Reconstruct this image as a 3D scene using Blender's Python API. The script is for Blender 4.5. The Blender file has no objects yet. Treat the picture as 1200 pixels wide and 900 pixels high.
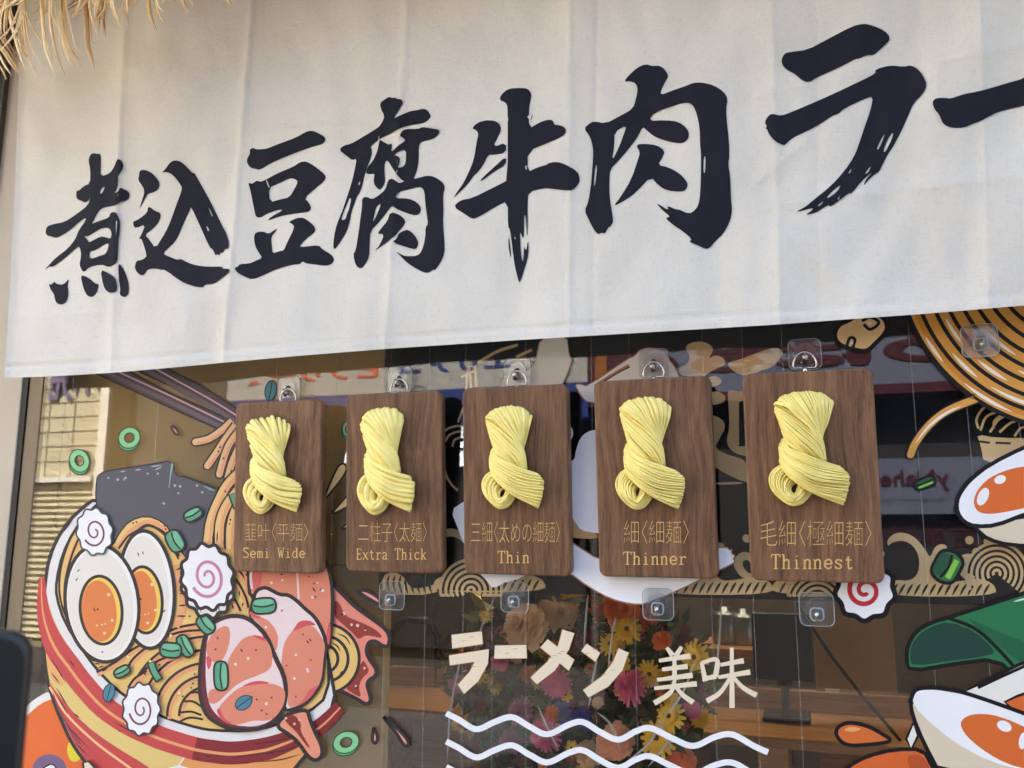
import bpy, bmesh, math, random
from mathutils import Vector, Matrix, noise
from mathutils.geometry import delaunay_2d_cdt
R = math.radians
rnd = random.Random(7)
sc = bpy.context.scene
COL = sc.collection

# ------------------------------------------------------------------ camera
CAM = Vector((0.0, -1.28, 1.55))
FPX = 1000.0                       # focal length in pixels of the 1200 x 900 photograph
YAW, PITCH, ROLL = R(18.9), R(9.5), R(0.1)
_f = Vector((-math.sin(YAW)*math.cos(PITCH), math.cos(YAW)*math.cos(PITCH), math.sin(PITCH)))
_r = Vector((math.cos(YAW), math.sin(YAW), 0.0))
_u = _r.cross(_f)
RT = _r*math.cos(ROLL) + _u*math.sin(ROLL)
UP = -_r*math.sin(ROLL) + _u*math.cos(ROLL)
FW = _f
cd = bpy.data.cameras.new('camera'); cam = bpy.data.objects.new('camera', cd); COL.objects.link(cam)
m = Matrix((RT, UP, -FW)).transposed().to_4x4(); m.translation = CAM
cam.matrix_world = m
cd.sensor_width = 36.0; cd.lens = FPX/1200.0*36.0
cd.clip_start = 0.02; cd.clip_end = 500.0
cd.dof.use_dof = True; cd.dof.focus_distance = 1.30; cd.dof.aperture_fstop = cd.lens/3.6
sc.camera = cam

# ------------------------------------------------------------------ sky, sun, exposure
SUN_EL, SUN_AZ = 52.0, -18.0       # sun stands behind the shop, lighting the far side of the street
w = bpy.data.worlds.new('World'); sc.world = w; w.use_nodes = True
nt = w.node_tree; nt.nodes.clear()
sky = nt.nodes.new('ShaderNodeTexSky'); sky.sky_type = 'NISHITA'; sky.sun_disc = False
sky.sun_elevation = R(SUN_EL); sky.sun_rotation = R(SUN_AZ)
sky.air_density = 1.0; sky.dust_density = 6.0; sky.ozone_density = 0.4
bg = nt.nodes.new('ShaderNodeBackground'); bg.inputs[1].default_value = 0.115
wo = nt.nodes.new('ShaderNodeOutputWorld')
nt.links.new(sky.outputs[0], bg.inputs[0]); nt.links.new(bg.outputs[0], wo.inputs[0])
sd = bpy.data.lights.new('sun', 'SUN'); sd.energy = 5.0; sd.angle = R(0.6); sd.color = (1.0, 0.96, 0.87)
sun = bpy.data.objects.new('sun', sd); COL.objects.link(sun)
_e, _a = R(SUN_EL), R(SUN_AZ)
sdir = Vector((math.sin(_a)*math.cos(_e), math.cos(_a)*math.cos(_e), math.sin(_e)))
sun.rotation_euler = sdir.to_track_quat('Z', 'Y').to_euler(); sun.location = (0, 8, 12)
sc.view_settings.view_transform = 'Standard'; sc.view_settings.look = 'None'
sc.view_settings.gamma = 1.0; sc.view_settings.use_curve_mapping = False
sc.view_settings.exposure = 3.38
sc.cycles.max_bounces = 10; sc.cycles.transparent_max_bounces = 24
sc.cycles.diffuse_bounces = 5; sc.cycles.glossy_bounces = 5
sc.cycles.caustics_reflective = False; sc.cycles.caustics_refractive = False
sc.cycles.use_denoising = True

# ------------------------------------------------------------------ pixels to places
def P(u, v, y=0.0):
    """pixel of the photograph -> point where its line of sight meets the plane y"""
    d = RT*((u-600.0)/FPX) - UP*((v-450.0)/FPX) + FW
    return CAM + d*((y-CAM.y)/d.y)
def PD(u, v, depth):
    d = RT*((u-600.0)/FPX) - UP*((v-450.0)/FPX) + FW
    return CAM + d*depth
def Q(u, v, Y):
    """pixel of a reflection in the window -> the real point on the plane y = -Y across the street"""
    p = P(u, v, Y); return Vector((p.x, -p.y, p.z))
def Z(ox, oy, k, *pts):
    return [(ox + a/k, oy + b/k) for a, b in pts]

# ------------------------------------------------------------------ materials
def lin(c):
    return tuple(((x/255.0)/12.92 if x/255.0 <= 0.04045 else ((x/255.0+0.055)/1.055)**2.4) for x in c)
MATS = {}
def mat(name, c, rough=0.6, spec=0.3, metal=0.0, emit=None, **kw):
    """plain material with slight value variation; c is an sRGB triple 0..255"""
    if name in MATS: return MATS[name]
    m = bpy.data.materials.new(name); m.use_nodes = True; MATS[name] = m
    n, l = m.node_tree.nodes, m.node_tree.links
    b = n['Principled BSDF']
    col = lin(c)
    b.inputs['Base Color'].default_value = (*col, 1); b.inputs['Roughness'].default_value = rough
    b.inputs['Specular IOR Level'].default_value = spec; b.inputs['Metallic'].default_value = metal
    var = kw.get('var', 0.06); scale = kw.get('scale', 14.0)
    if var:
        tc = n.new('ShaderNodeTexCoord'); nz = n.new('ShaderNodeTexNoise'); nz.inputs['Scale'].default_value = scale
        nz.inputs['Detail'].default_value = 4.0
        l.new(tc.outputs['Object'], nz.inputs['Vector'])
        mr = n.new('ShaderNodeMapRange'); mr.inputs['From Min'].default_value = 0.25; mr.inputs['From Max'].default_value = 0.75
        mr.inputs['To Min'].default_value = 1-var; mr.inputs['To Max'].default_value = 1+var
        l.new(nz.outputs['Fac'], mr.inputs['Value'])
        mx = n.new('ShaderNodeMix'); mx.data_type = 'RGBA'; mx.blend_type = 'MULTIPLY'; mx.inputs['Factor'].default_value = 1.0
        mx.inputs['A'].default_value = (*col, 1)
        cb = n.new('ShaderNodeCombineColor')
        for i in range(3): l.new(mr.outputs[0], cb.inputs[i])
        l.new(cb.outputs[0], mx.inputs['B']); l.new(mx.outputs['Result'], b.inputs['Base Color'])
    if kw.get('bump'):
        nz2 = n.new('ShaderNodeTexNoise'); nz2.inputs['Scale'].default_value = kw.get('bscale', 120.0); nz2.inputs['Detail'].default_value = 3
        tc2 = n.new('ShaderNodeTexCoord'); l.new(tc2.outputs['Object'], nz2.inputs['Vector'])
        bp = n.new('ShaderNodeBump'); bp.inputs['Strength'].default_value = kw['bump']; bp.inputs['Distance'].default_value = 0.002
        l.new(nz2.outputs['Fac'], bp.inputs['Height']); l.new(bp.outputs[0], b.inputs['Normal'])
    if emit:
        b.inputs['Emission Color'].default_value = (*lin(c), 1); b.inputs['Emission Strength'].default_value = emit
    return m
def ink(c):
    """flat printed vinyl colour"""
    nm = 'vinyl_%02x%02x%02x' % c
    return mat(nm, tuple(x*0.955 for x in c), rough=0.55, spec=0.2, var=0.03, scale=9.0)

def wood_mat(name, dark, light, scale=1.0, rough=0.5, axis='Z', seed=0.0):
    if name in MATS: return MATS[name]
    m = bpy.data.materials.new(name); m.use_nodes = True; MATS[name] = m
    n, l = m.node_tree.nodes, m.node_tree.links; b = n['Principled BSDF']
    tc = n.new('ShaderNodeTexCoord'); mp = n.new('ShaderNodeMapping')
    s = {'Z': (1, 1, 0.055), 'X': (0.055, 1, 1)}[axis]
    mp.inputs['Scale'].default_value = tuple(x*scale for x in s)
    oi = n.new('ShaderNodeObjectInfo'); off = n.new('ShaderNodeVectorMath'); off.operation = 'SCALE'
    off.inputs[0].default_value = (31, 17, 23); l.new(oi.outputs['Random'], off.inputs['Scale'])
    ad = n.new('ShaderNodeVectorMath'); l.new(tc.outputs['Object'], ad.inputs[0]); l.new(off.outputs[0], ad.inputs[1])
    # slow warp so that the grain runs in cathedral arches
    wn = n.new('ShaderNodeTexNoise'); wn.inputs['Scale'].default_value = 5.0*scale; wn.inputs['Detail'].default_value = 1.5
    l.new(ad.outputs[0], wn.inputs['Vector'])
    ws = n.new('ShaderNodeVectorMath'); ws.operation = 'SCALE'; ws.inputs['Scale'].default_value = 0.035; l.new(wn.outputs['Color'], ws.inputs[0])
    ad2 = n.new('ShaderNodeVectorMath'); l.new(ad.outputs[0], ad2.inputs[0]); l.new(ws.outputs[0], ad2.inputs[1])
    l.new(ad2.outputs[0], mp.inputs['Vector'])
    n1 = n.new('ShaderNodeTexNoise'); n1.inputs['Scale'].default_value = 120.0; n1.inputs['Detail'].default_value = 3.0; n1.inputs['Roughness'].default_value = 0.6
    n2 = n.new('ShaderNodeTexNoise'); n2.inputs['Scale'].default_value = 520.0; n2.inputs['Detail'].default_value = 4.0; n2.inputs['Roughness'].default_value = 0.7
    for q in (n1, n2): l.new(mp.outputs[0], q.inputs['Vector'])
    mm = n.new('ShaderNodeMath'); mm.operation = 'MULTIPLY_ADD'; mm.inputs[1].default_value = 0.45
    l.new(n2.outputs['Fac'], mm.inputs[0])
    m2 = n.new('ShaderNodeMath'); m2.operation = 'MULTIPLY'; m2.inputs[1].default_value = 0.62; l.new(n1.outputs['Fac'], m2.inputs[0]); l.new(m2.outputs[0], mm.inputs[2])
    cr = n.new('ShaderNodeValToRGB'); l.new(mm.outputs[0], cr.inputs['Fac'])
    e = cr.color_ramp.elements; e[0].position = 0.34; e[0].color = (*lin(dark), 1); e[1].position = 0.72; e[1].color = (*lin(light), 1)
    tv = n.new('ShaderNodeMapRange'); tv.inputs['To Min'].default_value = 0.80; tv.inputs['To Max'].default_value = 1.14; l.new(oi.outputs['Random'], tv.inputs['Value'])
    hs = n.new('ShaderNodeHueSaturation'); l.new(tv.outputs[0], hs.inputs['Value']); l.new(cr.outputs[0], hs.inputs['Color'])
    l.new(hs.outputs[0], b.inputs['Base Color'])
    b.inputs['Roughness'].default_value = rough; b.inputs['Specular IOR Level'].default_value = 0.25
    bp = n.new('ShaderNodeBump'); bp.inputs['Strength'].default_value = 0.25; bp.inputs['Distance'].default_value = 0.0008
    l.new(n2.outputs['Fac'], bp.inputs['Height']); l.new(bp.outputs[0], b.inputs['Normal'])
    return m

def glass_mat(name, ior=1.55, tint=(1, 1, 1), rough=0.0, haze=0.0, smear=False):
    if name in MATS: return MATS[name]
    m = bpy.data.materials.new(name); m.use_nodes = True; MATS[name] = m
    n, l = m.node_tree.nodes, m.node_tree.links; n.clear()
    out = n.new('ShaderNodeOutputMaterial'); mx = n.new('ShaderNodeMixShader')
    tr = n.new('ShaderNodeBsdfTransparent'); tr.inputs[0].default_value = (*tint, 1)
    gl = n.new('ShaderNodeBsdfGlossy'); gl.inputs['Roughness'].default_value = rough
    fr = n.new('ShaderNodeFresnel')
    ge = n.new('ShaderNodeNewGeometry'); mi = n.new('ShaderNodeMix'); mi.data_type = 'FLOAT'   # the same index from either side of the sheet
    mi.inputs[2].default_value = ior; mi.inputs[3].default_value = 1.0/ior
    l.new(ge.outputs['Backfacing'], mi.inputs[0]); l.new(mi.outputs[0], fr.inputs['IOR'])
    l.new(fr.outputs[0], mx.inputs[0]); l.new(tr.outputs[0], mx.inputs[1]); l.new(gl.outputs[0], mx.inputs[2])
    last = mx
    if haze:
        df = n.new('ShaderNodeBsdfTranslucent'); df.inputs[0].default_value = (0.8, 0.8, 0.8, 1)
        d2 = n.new('ShaderNodeBsdfDiffuse'); d2.inputs[0].default_value = (0.8, 0.8, 0.8, 1)
        h0 = n.new('ShaderNodeMixShader'); h0.inputs[0].default_value = 0.6; l.new(df.outputs[0], h0.inputs[1]); l.new(d2.outputs[0], h0.inputs[2])
        h = n.new('ShaderNodeMixShader'); h.inputs[0].default_value = haze
        if smear:                                    # dust and wiping marks
            tc = n.new('ShaderNodeTexCoord'); mp = n.new('ShaderNodeMapping'); mp.inputs['Scale'].default_value = (1.0, 1.0, 0.6); mp.inputs['Rotation'].default_value = (0, 0.5, 0)
            s1 = n.new('ShaderNodeTexNoise'); s1.inputs['Scale'].default_value = 5.0; s1.inputs['Detail'].default_value = 8; s1.inputs['Roughness'].default_value = 0.7
            l.new(tc.outputs['Object'], mp.inputs['Vector']); l.new(mp.outputs[0], s1.inputs['Vector'])
            rg = n.new('ShaderNodeMapRange'); rg.inputs['From Min'].default_value = 0.50; rg.inputs['From Max'].default_value = 0.75; rg.inputs['To Max'].default_value = haze
            l.new(s1.outputs['Fac'], rg.inputs['Value']); l.new(rg.outputs[0], h.inputs[0])
        l.new(mx.outputs[0], h.inputs[1]); l.new(h0.outputs[0], h.inputs[2]); last = h
    l.new(last.outputs[0], out.inputs[0])
    return m

# ------------------------------------------------------------------ object helpers
def tag(o, label=None, cat=None, group=None, kind=None):
    if label: o['label'] = label
    if cat: o['category'] = cat
    if group: o['group'] = group
    if kind: o['kind'] = kind
    return o
def empty(name, loc=(0, 0, 0), **kw):
    o = bpy.data.objects.new(name, None); COL.objects.link(o); o.location = loc; o.empty_display_size = 0.02
    return tag(o, **kw)
def link(name, me, parent=None, smooth=False):
    o = bpy.data.objects.new(name, me); COL.objects.link(o)
    if smooth:
        for p in me.polygons: p.use_smooth = True
    if parent is not None:
        o.parent = parent
        o.matrix_parent_inverse = Matrix.Translation(-Vector(parent.location)) if parent.type == 'EMPTY' and parent.parent is None else Matrix()
    return o
class MB:
    """collects faces; build() links them as one mesh object (world coordinates)"""
    def __init__(s): s.v = []; s.f = []; s.mi = []; s.mats = []
    def slot(s, mt):
        if mt not in s.mats: s.mats.append(mt)
        return s.mats.index(mt)
    def add(s, vs, fs, mt):
        b = len(s.v); s.v += [tuple(x) for x in vs]; k = s.slot(mt)
        for f in fs: s.f.append(tuple(b+i for i in f)); s.mi.append(k)
        return s
    def box(s, x0, x1, y0, y1, z0, z1, mt):
        vs = [(x, y, z) for x in (x0, x1) for y in (y0, y1) for z in (z0, z1)]
        return s.add(vs, [(0, 1, 3, 2), (4, 6, 7, 5), (0, 4, 5, 1), (2, 3, 7, 6), (0, 2, 6, 4), (1, 5, 7, 3)], mt)
    def tube(s, pts, rad, mt, seg=6, flat=1.0, nrm=None, cap=True):
        pts = [Vector(p) for p in pts]; n = len(pts); vs = []; fs = []
        for i, p in enumerate(pts):
            t = (pts[min(i+1, n-1)] - pts[max(i-1, 0)]).normalized()
            ref = Vector(nrm) if nrm is not None else (Vector((0, -1, 0)) if abs(t.y) < 0.9 else Vector((0, 0, 1)))
            a = t.cross(ref)
            if a.length < 1e-6: a = t.orthogonal()
            a.normalize(); b = a.cross(t).normalized()
            r = rad[i] if isinstance(rad, (list, tuple)) else rad
            for k in range(seg):
                th = 2*math.pi*k/seg
                vs.append(p + a*(r*math.cos(th)) + b*(r*flat*math.sin(th)))
        for i in range(n-1):
            for k in range(seg):
                fs.append((i*seg+k, i*seg+(k+1) % seg, (i+1)*seg+(k+1) % seg, (i+1)*seg+k))
        if cap: fs.append(tuple(range(seg))[::-1]); fs.append(tuple((n-1)*seg+k for k in range(seg)))
        return s.add(vs, fs, mt)
    def build(s, name, parent=None, smooth=False, bevel=0.0):
        me = bpy.data.meshes.new(name); me.from_pydata(s.v, [], s.f); me.update()
        for mt in s.mats: me.materials.append(mt)
        me.polygons.foreach_set('material_index', s.mi)
        bm = bmesh.new(); bm.from_mesh(me)
        if bevel:
            bmesh.ops.bevel(bm, geom=list(bm.edges), offset=bevel, segments=2, affect='EDGES', profile=0.6)
        bm.to_mesh(me); bm.free(); me.update()
        return link(name, me, parent, smooth)

def chaikin(pts, it=2, closed=True):
    for _ in range(it):
        out = []; n = len(pts)
        rng = range(n) if closed else range(n-1)
        if not closed: out.append(pts[0])
        for i in rng:
            a, b = pts[i], pts[(i+1) % n]
            out.append((a[0]*.75+b[0]*.25, a[1]*.75+b[1]*.25)); out.append((a[0]*.25+b[0]*.75, a[1]*.25+b[1]*.75))
        if not closed: out.append(pts[-1])
        pts = out
    return pts
def crom(pts, closed=False, n=6):
    """Catmull-Rom through the points (2D or 3D)"""
    V = [Vector(p) for p in pts]; m_ = len(V); out = []
    rng = range(m_ if closed else m_-1)
    for i in rng:
        p0 = V[(i-1) % m_] if closed or i > 0 else V[0]*2-V[1]
        p1 = V[i]; p2 = V[(i+1) % m_]
        p3 = V[(i+2) % m_] if closed or i+2 < m_ else V[-1]*2-V[-2]
        for k in range(n):
            t = k/n
            out.append(0.5*((2*p1) + (p2-p0)*t + (2*p0-5*p1+4*p2-p3)*t*t + (3*p1-p0-3*p2+p3)*t**3))
    if not closed: out.append(V[-1])
    return [tuple(q) for q in out]
def inpoly(x, y, poly):
    c = False; n = len(poly); j = n-1
    for i in range(n):
        xi, yi = poly[i]; xj, yj = poly[j]
        if (yi > y) != (yj > y) and x < (xj-xi)*(y-yi)/(yj-yi)+xi: c = not c
        j = i
    return c
def tri2d(outers, holes=(), grid=None):
    """triangles of the union of outlines less the holes, pixel space; grid adds inner points"""
    V = []; E = []
    for poly in list(outers)+list(holes):
        b = len(V); n = len(poly); V += [Vector((p[0], p[1])) for p in poly]
        E += [(b+i, b+(i+1) % n) for i in range(n)]
    if grid:
        xs = [v.x for v in V]; ys = [v.y for v in V]
        x = min(xs)
        while x < max(xs):
            y = min(ys)
            while y < max(ys):
                if any(inpoly(x, y, o) for o in outers): V.append(Vector((x+1e-3, y+1e-3)))
                y += grid
            x += grid
    vo, eo, fo, *_ = delaunay_2d_cdt(V, E, [], 0, 1e-4)
    tr = []
    for f in fo:
        cx = sum(vo[i].x for i in f)/len(f); cy = sum(vo[i].y for i in f)/len(f)
        if any(inpoly(cx, cy, o) for o in outers) and not any(inpoly(cx, cy, h) for h in holes): tr.append(tuple(f))
    return [(v.x, v.y) for v in vo], tr
def ribbon(pts, w, taper=(1, 1), closed=False):
    """outline strip along a pixel path; returns verts, quads"""
    pts = [Vector(p[:2]) for p in pts]; n = len(pts); vs = []; fs = []
    for i, p in enumerate(pts):
        a = pts[(i-1) % n] if closed else pts[max(i-1, 0)]; b = pts[(i+1) % n] if closed else pts[min(i+1, n-1)]
        t = b-a
        if t.length < 1e-9: t = Vector((1, 0))
        t.normalize(); nn = Vector((-t.y, t.x)); s_ = i/(n-1)
        if taper == 'both': k = max(0.08, math.sin(math.pi*min(max(s_, .02), .98))**0.7)
        else: k = taper[0]*(1-s_)+taper[1]*s_
        vs += [tuple(p+nn*(w*k/2)), tuple(p-nn*(w*k/2))]
    for i in range(n if closed else n-1):
        j = (i+1) % n; fs.append((2*i, 2*i+1, 2*j+1, 2*j))
    return vs, fs

class Art:
    """flat printed picture on a plane: parts are laid over one another in painter's order"""
    def __init__(s, name, y, step=-2.5e-5, **kw):
        s.y = y; s.step = step; s.k = 0; s.name = name; s.kw = kw; s.parts = []; s.cur = None; s.root = None
    def part(s, name, sub=False, label=None):
        s.cur = [name, MB(), sub, label]; s.parts.append(s.cur); return s
    def _lay(s):
        s.k += 1; return s.y + s.step*s.k
    def raw(s, vs, fs, c):
        y = s._lay(); m_ = ink(c) if isinstance(c, tuple) else c
        s.cur[1].add([P(a, b, y) for a, b in vs], fs, m_); return s
    def fill(s, pts, c, sm=2, holes=(), out=None, oc=(46, 40, 40)):
        o = chaikin(pts, sm) if sm else list(pts)
        vs, fs = tri2d([o], [chaikin(h, sm) if sm else h for h in holes]); s.raw(vs, fs, c)
        if out: s.loop(o, out, oc, 0)
        return s
    def loop(s, pts, w_, c=(46, 40, 40), sm=2):
        o = chaikin(pts, sm) if sm else pts
        vs, fs = ribbon(o, w_, closed=True); return s.raw(vs, fs, c)
    def line(s, pts, w_, c=(46, 40, 40), taper=(1, 1), n=6):
        o = crom(pts, False, n) if len(pts) > 2 else [tuple(Vector(pts[0]).lerp(Vector(pts[1]), t/4)) for t in range(5)]
        vs, fs = ribbon(o, w_, taper); return s.raw(vs, fs, c)
    def lines(s, L, w_, c=(46, 40, 40), taper='both', n=4):
        V = []; F = []
        for pts in L:
            o = crom(pts, False, n) if len(pts) > 2 else [tuple(Vector(pts[0]).lerp(Vector(pts[1]), t/3)) for t in range(4)]
            vs, fs = ribbon(o, w_, taper); b = len(V); V += vs; F += [tuple(b+i for i in f) for f in fs]
        return s.raw(V, F, c)
    def dots(s, L, c, r=1.0):
        V = []; F = []
        for q in L:
            x, y = q[:2]; rr = q[2] if len(q) > 2 else r; b = len(V)
            V += [(x+rr*math.cos(k*math.pi/6), y+rr*math.sin(k*math.pi/6)) for k in range(12)]; F.append(tuple(range(b, b+12)))
        return s.raw(V, F, c)
    def ell(s, cx, cy, a, b, rot, c, out=None, oc=(46, 40, 40), n=40):
        t = R(rot); pts = []
        for i in range(n):
            th = 2*math.pi*i/n; x, y = a*math.cos(th), b*math.sin(th)
            pts.append((cx+x*math.cos(t)-y*math.sin(t), cy+x*math.sin(t)+y*math.cos(t)))
        return s.fill(pts, c, 0, out=out, oc=oc)
    def build(s):
        allv = [v for p in s.parts for v in p[1].v]
        c = Vector((sum(v[0] for v in allv)/len(allv), s.y, min(v[2] for v in allv)))
        if len(s.parts) == 1:
            o = s.parts[0][1].build(s.name); tag(o, **s.kw); s.root = o; return o
        s.root = empty(s.name, c, **s.kw); last = None
        for nm, mb, sub, lab in s.parts:
            if not mb.f: continue
            if sub and last is not None:
                o = mb.build(nm); o.parent = last; o.matrix_parent_inverse = Matrix.Translation(-c) @ Matrix.Translation(c)
            else:
                o = mb.build(nm, s.root); last = o
            if lab: o['label'] = lab
        return s.root
# ------------------------------------------------------------------ the shop: ground, walls, window
M_PAVE = mat('paving_stone', (150, 146, 138), 0.85, bump=0.4, bscale=60, var=0.12, scale=3)
M_DPAVE = mat('dark_paving', (58, 56, 54), 0.9, bump=0.4, bscale=60, var=0.12, scale=3)
M_ASPH = mat('asphalt', (72, 72, 74), 0.9, bump=0.5, bscale=90, var=0.15, scale=2)
M_WALL = mat('render_wall', (190, 184, 172), 0.85, bump=0.35, bscale=80, var=0.08)
M_STONE = mat('grey_stone', (150, 146, 138), 0.8, bump=0.6, bscale=180, var=0.14, scale=25)
M_STONE2 = mat('grey_sealant', (104, 100, 92), 0.8)
M_FRAME = mat('beige_aluminium', (176, 166, 150), 0.42, 0.4, var=0.04)
M_FRAME2 = mat('bronze_aluminium', (112, 96, 74), 0.45, 0.4, var=0.05)
M_GASKET = mat('black_rubber', (26, 27, 28), 0.6, var=0.1)
M_TANWALL = mat('tan_wallboard', (164, 132, 80), 0.7, var=0.06, scale=3)
M_DARKWALL = mat('dark_interior', (104, 90, 74), 0.8, var=0.1)
M_CEIL = mat('interior_ceiling', (120, 108, 92), 0.8, var=0.05)
M_FLOOR = mat('interior_floor', (95, 78, 60), 0.6, var=0.1)

def sheet(name, x0, x1, y0, y1, z, mt):
    o = MB().add([(x0, y0, z), (x1, y0, z), (x1, y1, z), (x0, y1, z)], [(0, 1, 2, 3)], mt).build(name)
    return tag(o, kind='structure')
sheet('ground', -120, 120, -150, 120, -0.012, M_ASPH)
o = MB().box(-60, 60, -1.9, 8, -0.008, 0.11, M_PAVE).build('pavement'); tag(o, kind='structure')
o = MB().box(-60, 60, -9, -5.7, -0.008, 0.11, M_DPAVE).build('far_pavement'); tag(o, kind='structure')

XG = P(23, 590).x                      # left edge of the glazing
WX0, WX1, WZ0, WZ1 = XG, 1.9, 0.62, 2.60
shop = empty('shop_building', (0, 0.6, 0.11), label='ramen shop front with a large window behind the white banner', cat='building')
wl = MB()
wl.box(-3.6, XG-0.30, -0.03, 0.25, 0.11, 7.6, M_STONE)
wl.box(1.94, 6.0, -0.03, 0.25, 0.11, 7.6, M_WALL)
wl.box(XG-0.30, 1.94, 0.0, 0.25, 0.11, WZ0-0.05, M_WALL)
wl.box(XG-0.30, 1.94, 0.0, 0.25, WZ1+0.04, 7.6, M_WALL)
wl.build('wall', shop)
MB().box(-3.6, 6.0, 3.2, 3.4, 0.11, 7.6, M_DARKWALL).build('rear_wall', shop)
MB().box(-3.6, -3.4, 0.26, 3.19, 0.11, 7.6, M_DARKWALL).build('side_wall', shop)
MB().box(5.8, 6.0, 0.26, 3.19, 0.11, 7.6, M_DARKWALL).build('side_wall', shop)
MB().box(-3.39, 5.79, 0.26, 3.19, 2.75, 2.85, M_CEIL).build('ceiling', shop)
MB().box(-3.7, 6.1, -0.15, 3.5, 7.61, 7.8, M_WALL).build('roof', shop)  # unseen roof and wall height, set to block the sun and shade the street
MB().box(-3.39, 5.79, 0.26, 3.19, 0.115, 0.13, M_FLOOR).build('floor', shop)

wf = empty('window_frame', (XG, 0, 0.6), label='beige and bronze aluminium frame at the left of the shop window', cat='window frame')
MB().box(XG-0.135, XG-0.012, -0.010, 0.06, 0.2, 3.2, M_FRAME).build('jamb', wf, bevel=0.003)
MB().box(XG-0.1495, XG-0.1355, -0.02, 0.06, 0.2, 3.2, M_STONE2).build('expansion_joint', wf)
MB().box(XG-0.298, XG-0.150, -0.03, 0.02, 0.2, 3.2, M_STONE).build('cover_strip', wf, bevel=0.004)
MB().box(XG-0.0115, XG+0.0015, -0.0085, 0.05, 0.57, WZ1, M_GASKET).build('gasket', wf)
MB().box(XG+0.002, XG+0.0385, -0.006, 0.05, 0.57, WZ1, M_FRAME2).build('glazing_bead', wf, bevel=0.002)
MB().box(XG+0.039, WX1, -0.03, 0.06, 0.57, WZ0-0.001, M_FRAME2).build('sill', wf, bevel=0.003)
MB().box(XG+0.039, WX1, -0.01, 0.06, WZ1, WZ1+0.04, M_FRAME2).build('head', wf, bevel=0.003)
MB().box(WX1-0.06, WX1, -0.03, 0.06, WZ0, WZ1-0.001, M_FRAME2).build('jamb', wf, bevel=0.003)

M_GLASS = glass_mat('window_glass', 1.46, (0.985, 0.99, 0.985), haze=0.011, smear=True)
gl = MB().box(XG+0.040, WX1-0.062, -0.005, 0.0, WZ0+0.001, WZ1-0.002, M_GLASS).build('window_pane')
tag(gl, 'large reflective shop window pane carrying the stickers and hooks', 'window')
M_SEAM = glass_mat('film_seam', 1.5, (1, 1, 1), 0.3, haze=0.10)
for u0 in (96, 196, 330, 400, 462, 506, 548, 580, 617, 693, 737, 822, 868, 914, 1062, 1122, 1180):
    a, b = P(u0, 360), P(u0, 940)
    x = a.x
    MB().box(x-0.00045, x+0.00045, -0.0056, -0.0052, 0.9, 2.35, M_SEAM).build('film_seam', gl)

# ------------------------------------------------------------------ white cloth banner with brush lettering
YB = -0.068
BOT = [(-60, 447), (5, 443), (60, 441), (130, 437), (200, 431), (262, 425), (350, 417), (450, 409), (600, 399), (700, 393), (800, 387), (900, 381), (1080, 368), (1200, 358), (1300, 350), (1800, 312)]
LEFT = [(-200, 26), (75, 22), (150, 20), (230, 17), (330, 12), (443, 5), (500, 2)]
def interp(tab, x):
    for (a, b), (c, d) in zip(tab, tab[1:]):
        if x <= c: return b + (d-b)*max(0.0, (x-a)/(c-a))
    return tab[-1][1]
# fold lines left by packing: (top px, bottom px, height mm, width px)
CREASE = [((147, 0), (130, 437), 2.21, 5.6), ((296, 0), (262, 425), 2.89, 5.0), ((478, 0), (452, 409), 2.21, 6.2), ((668, 0), (668, 395), 1.87, 4.3),
          ((700, 0), (694, 393), -1.53, 4.3), ((905, 0), (916, 380), 1.87, 7.4), ((958, 0), (962, 377), -1.19, 8.7), ((1150, 0), (1160, 362), 1.70, 8.7)]
HCREASE = [((0, 232), (290, 160), 1.27, 5.0), ((290, 156), (470, 143), 1.36, 5.6), ((470, 150), (900, 112), 1.19, 6.2), ((890, 108), (1200, 52), 1.53, 6.8),
           ((900, 240), (1200, 205), 1.87, 8.1), ((885, 215), (945, 165), 1.70, 5.0), ((0, 375), (262, 352), 0.77, 6.2), ((905, 265), (990, 330), 1.02, 7.4)]
def segd(u, v, a, b):
    dx, dy = b[0]-a[0], b[1]-a[1]; L2 = dx*dx+dy*dy
    t = ((u-a[0])*dx+(v-a[1])*dy)/L2
    tc = min(1, max(0, t)); px, py = a[0]+dx*tc, a[1]+dy*tc
    side = (u-a[0])*dy-(v-a[1])*dx
    d = math.hypot(u-px, v-py)
    return d if side > 0 else -d
def cloth(u, v):
    """how far the cloth stands off its plane (metres towards the street) at a pixel"""
    h = 0.0
    for a, b, A, w_ in CREASE+HCREASE:
        d = segd(u, v, a, b)
        if abs(d) < 9*w_: h += 2.1*A*1e-3*math.exp(-abs(d)/w_)*(1.0 if d < 0 else 0.8)
    h += 0.0075*noise.noise(Vector((u/210.0, v/420.0, 1.3))) + 0.0090*noise.noise(Vector((u/85.0+v/190.0, v/150.0-u/300.0, 7.7)))
    h += 0.0030*noise.noise(Vector((u/33.0, v/60.0, 3.1))) + 0.0006*noise.noise(Vector((u/14.0, v/17.0, 5.1)))
    e = interp(BOT, u)-v                          # hem along the foot
    if e < 16: h += 0.0022*min(1, max(0, (13-e)/3.0)) - 0.0024*max(0, 1-abs(e-14)/3.0) + 0.0022*noise.noise(Vector((u/19.0, 2.0, e/30.0)))*max(0, 1-e/16.0)
    h += 0.012*max(0, (v-250)/200.0)**2*0.6
    el = u-interp(LEFT, v)
    if el < 14: h += 0.0008*min(1, max(0, (10-el)/2.0)) + 0.004*(max(0, 6-el)/6.0)
    return h
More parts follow.
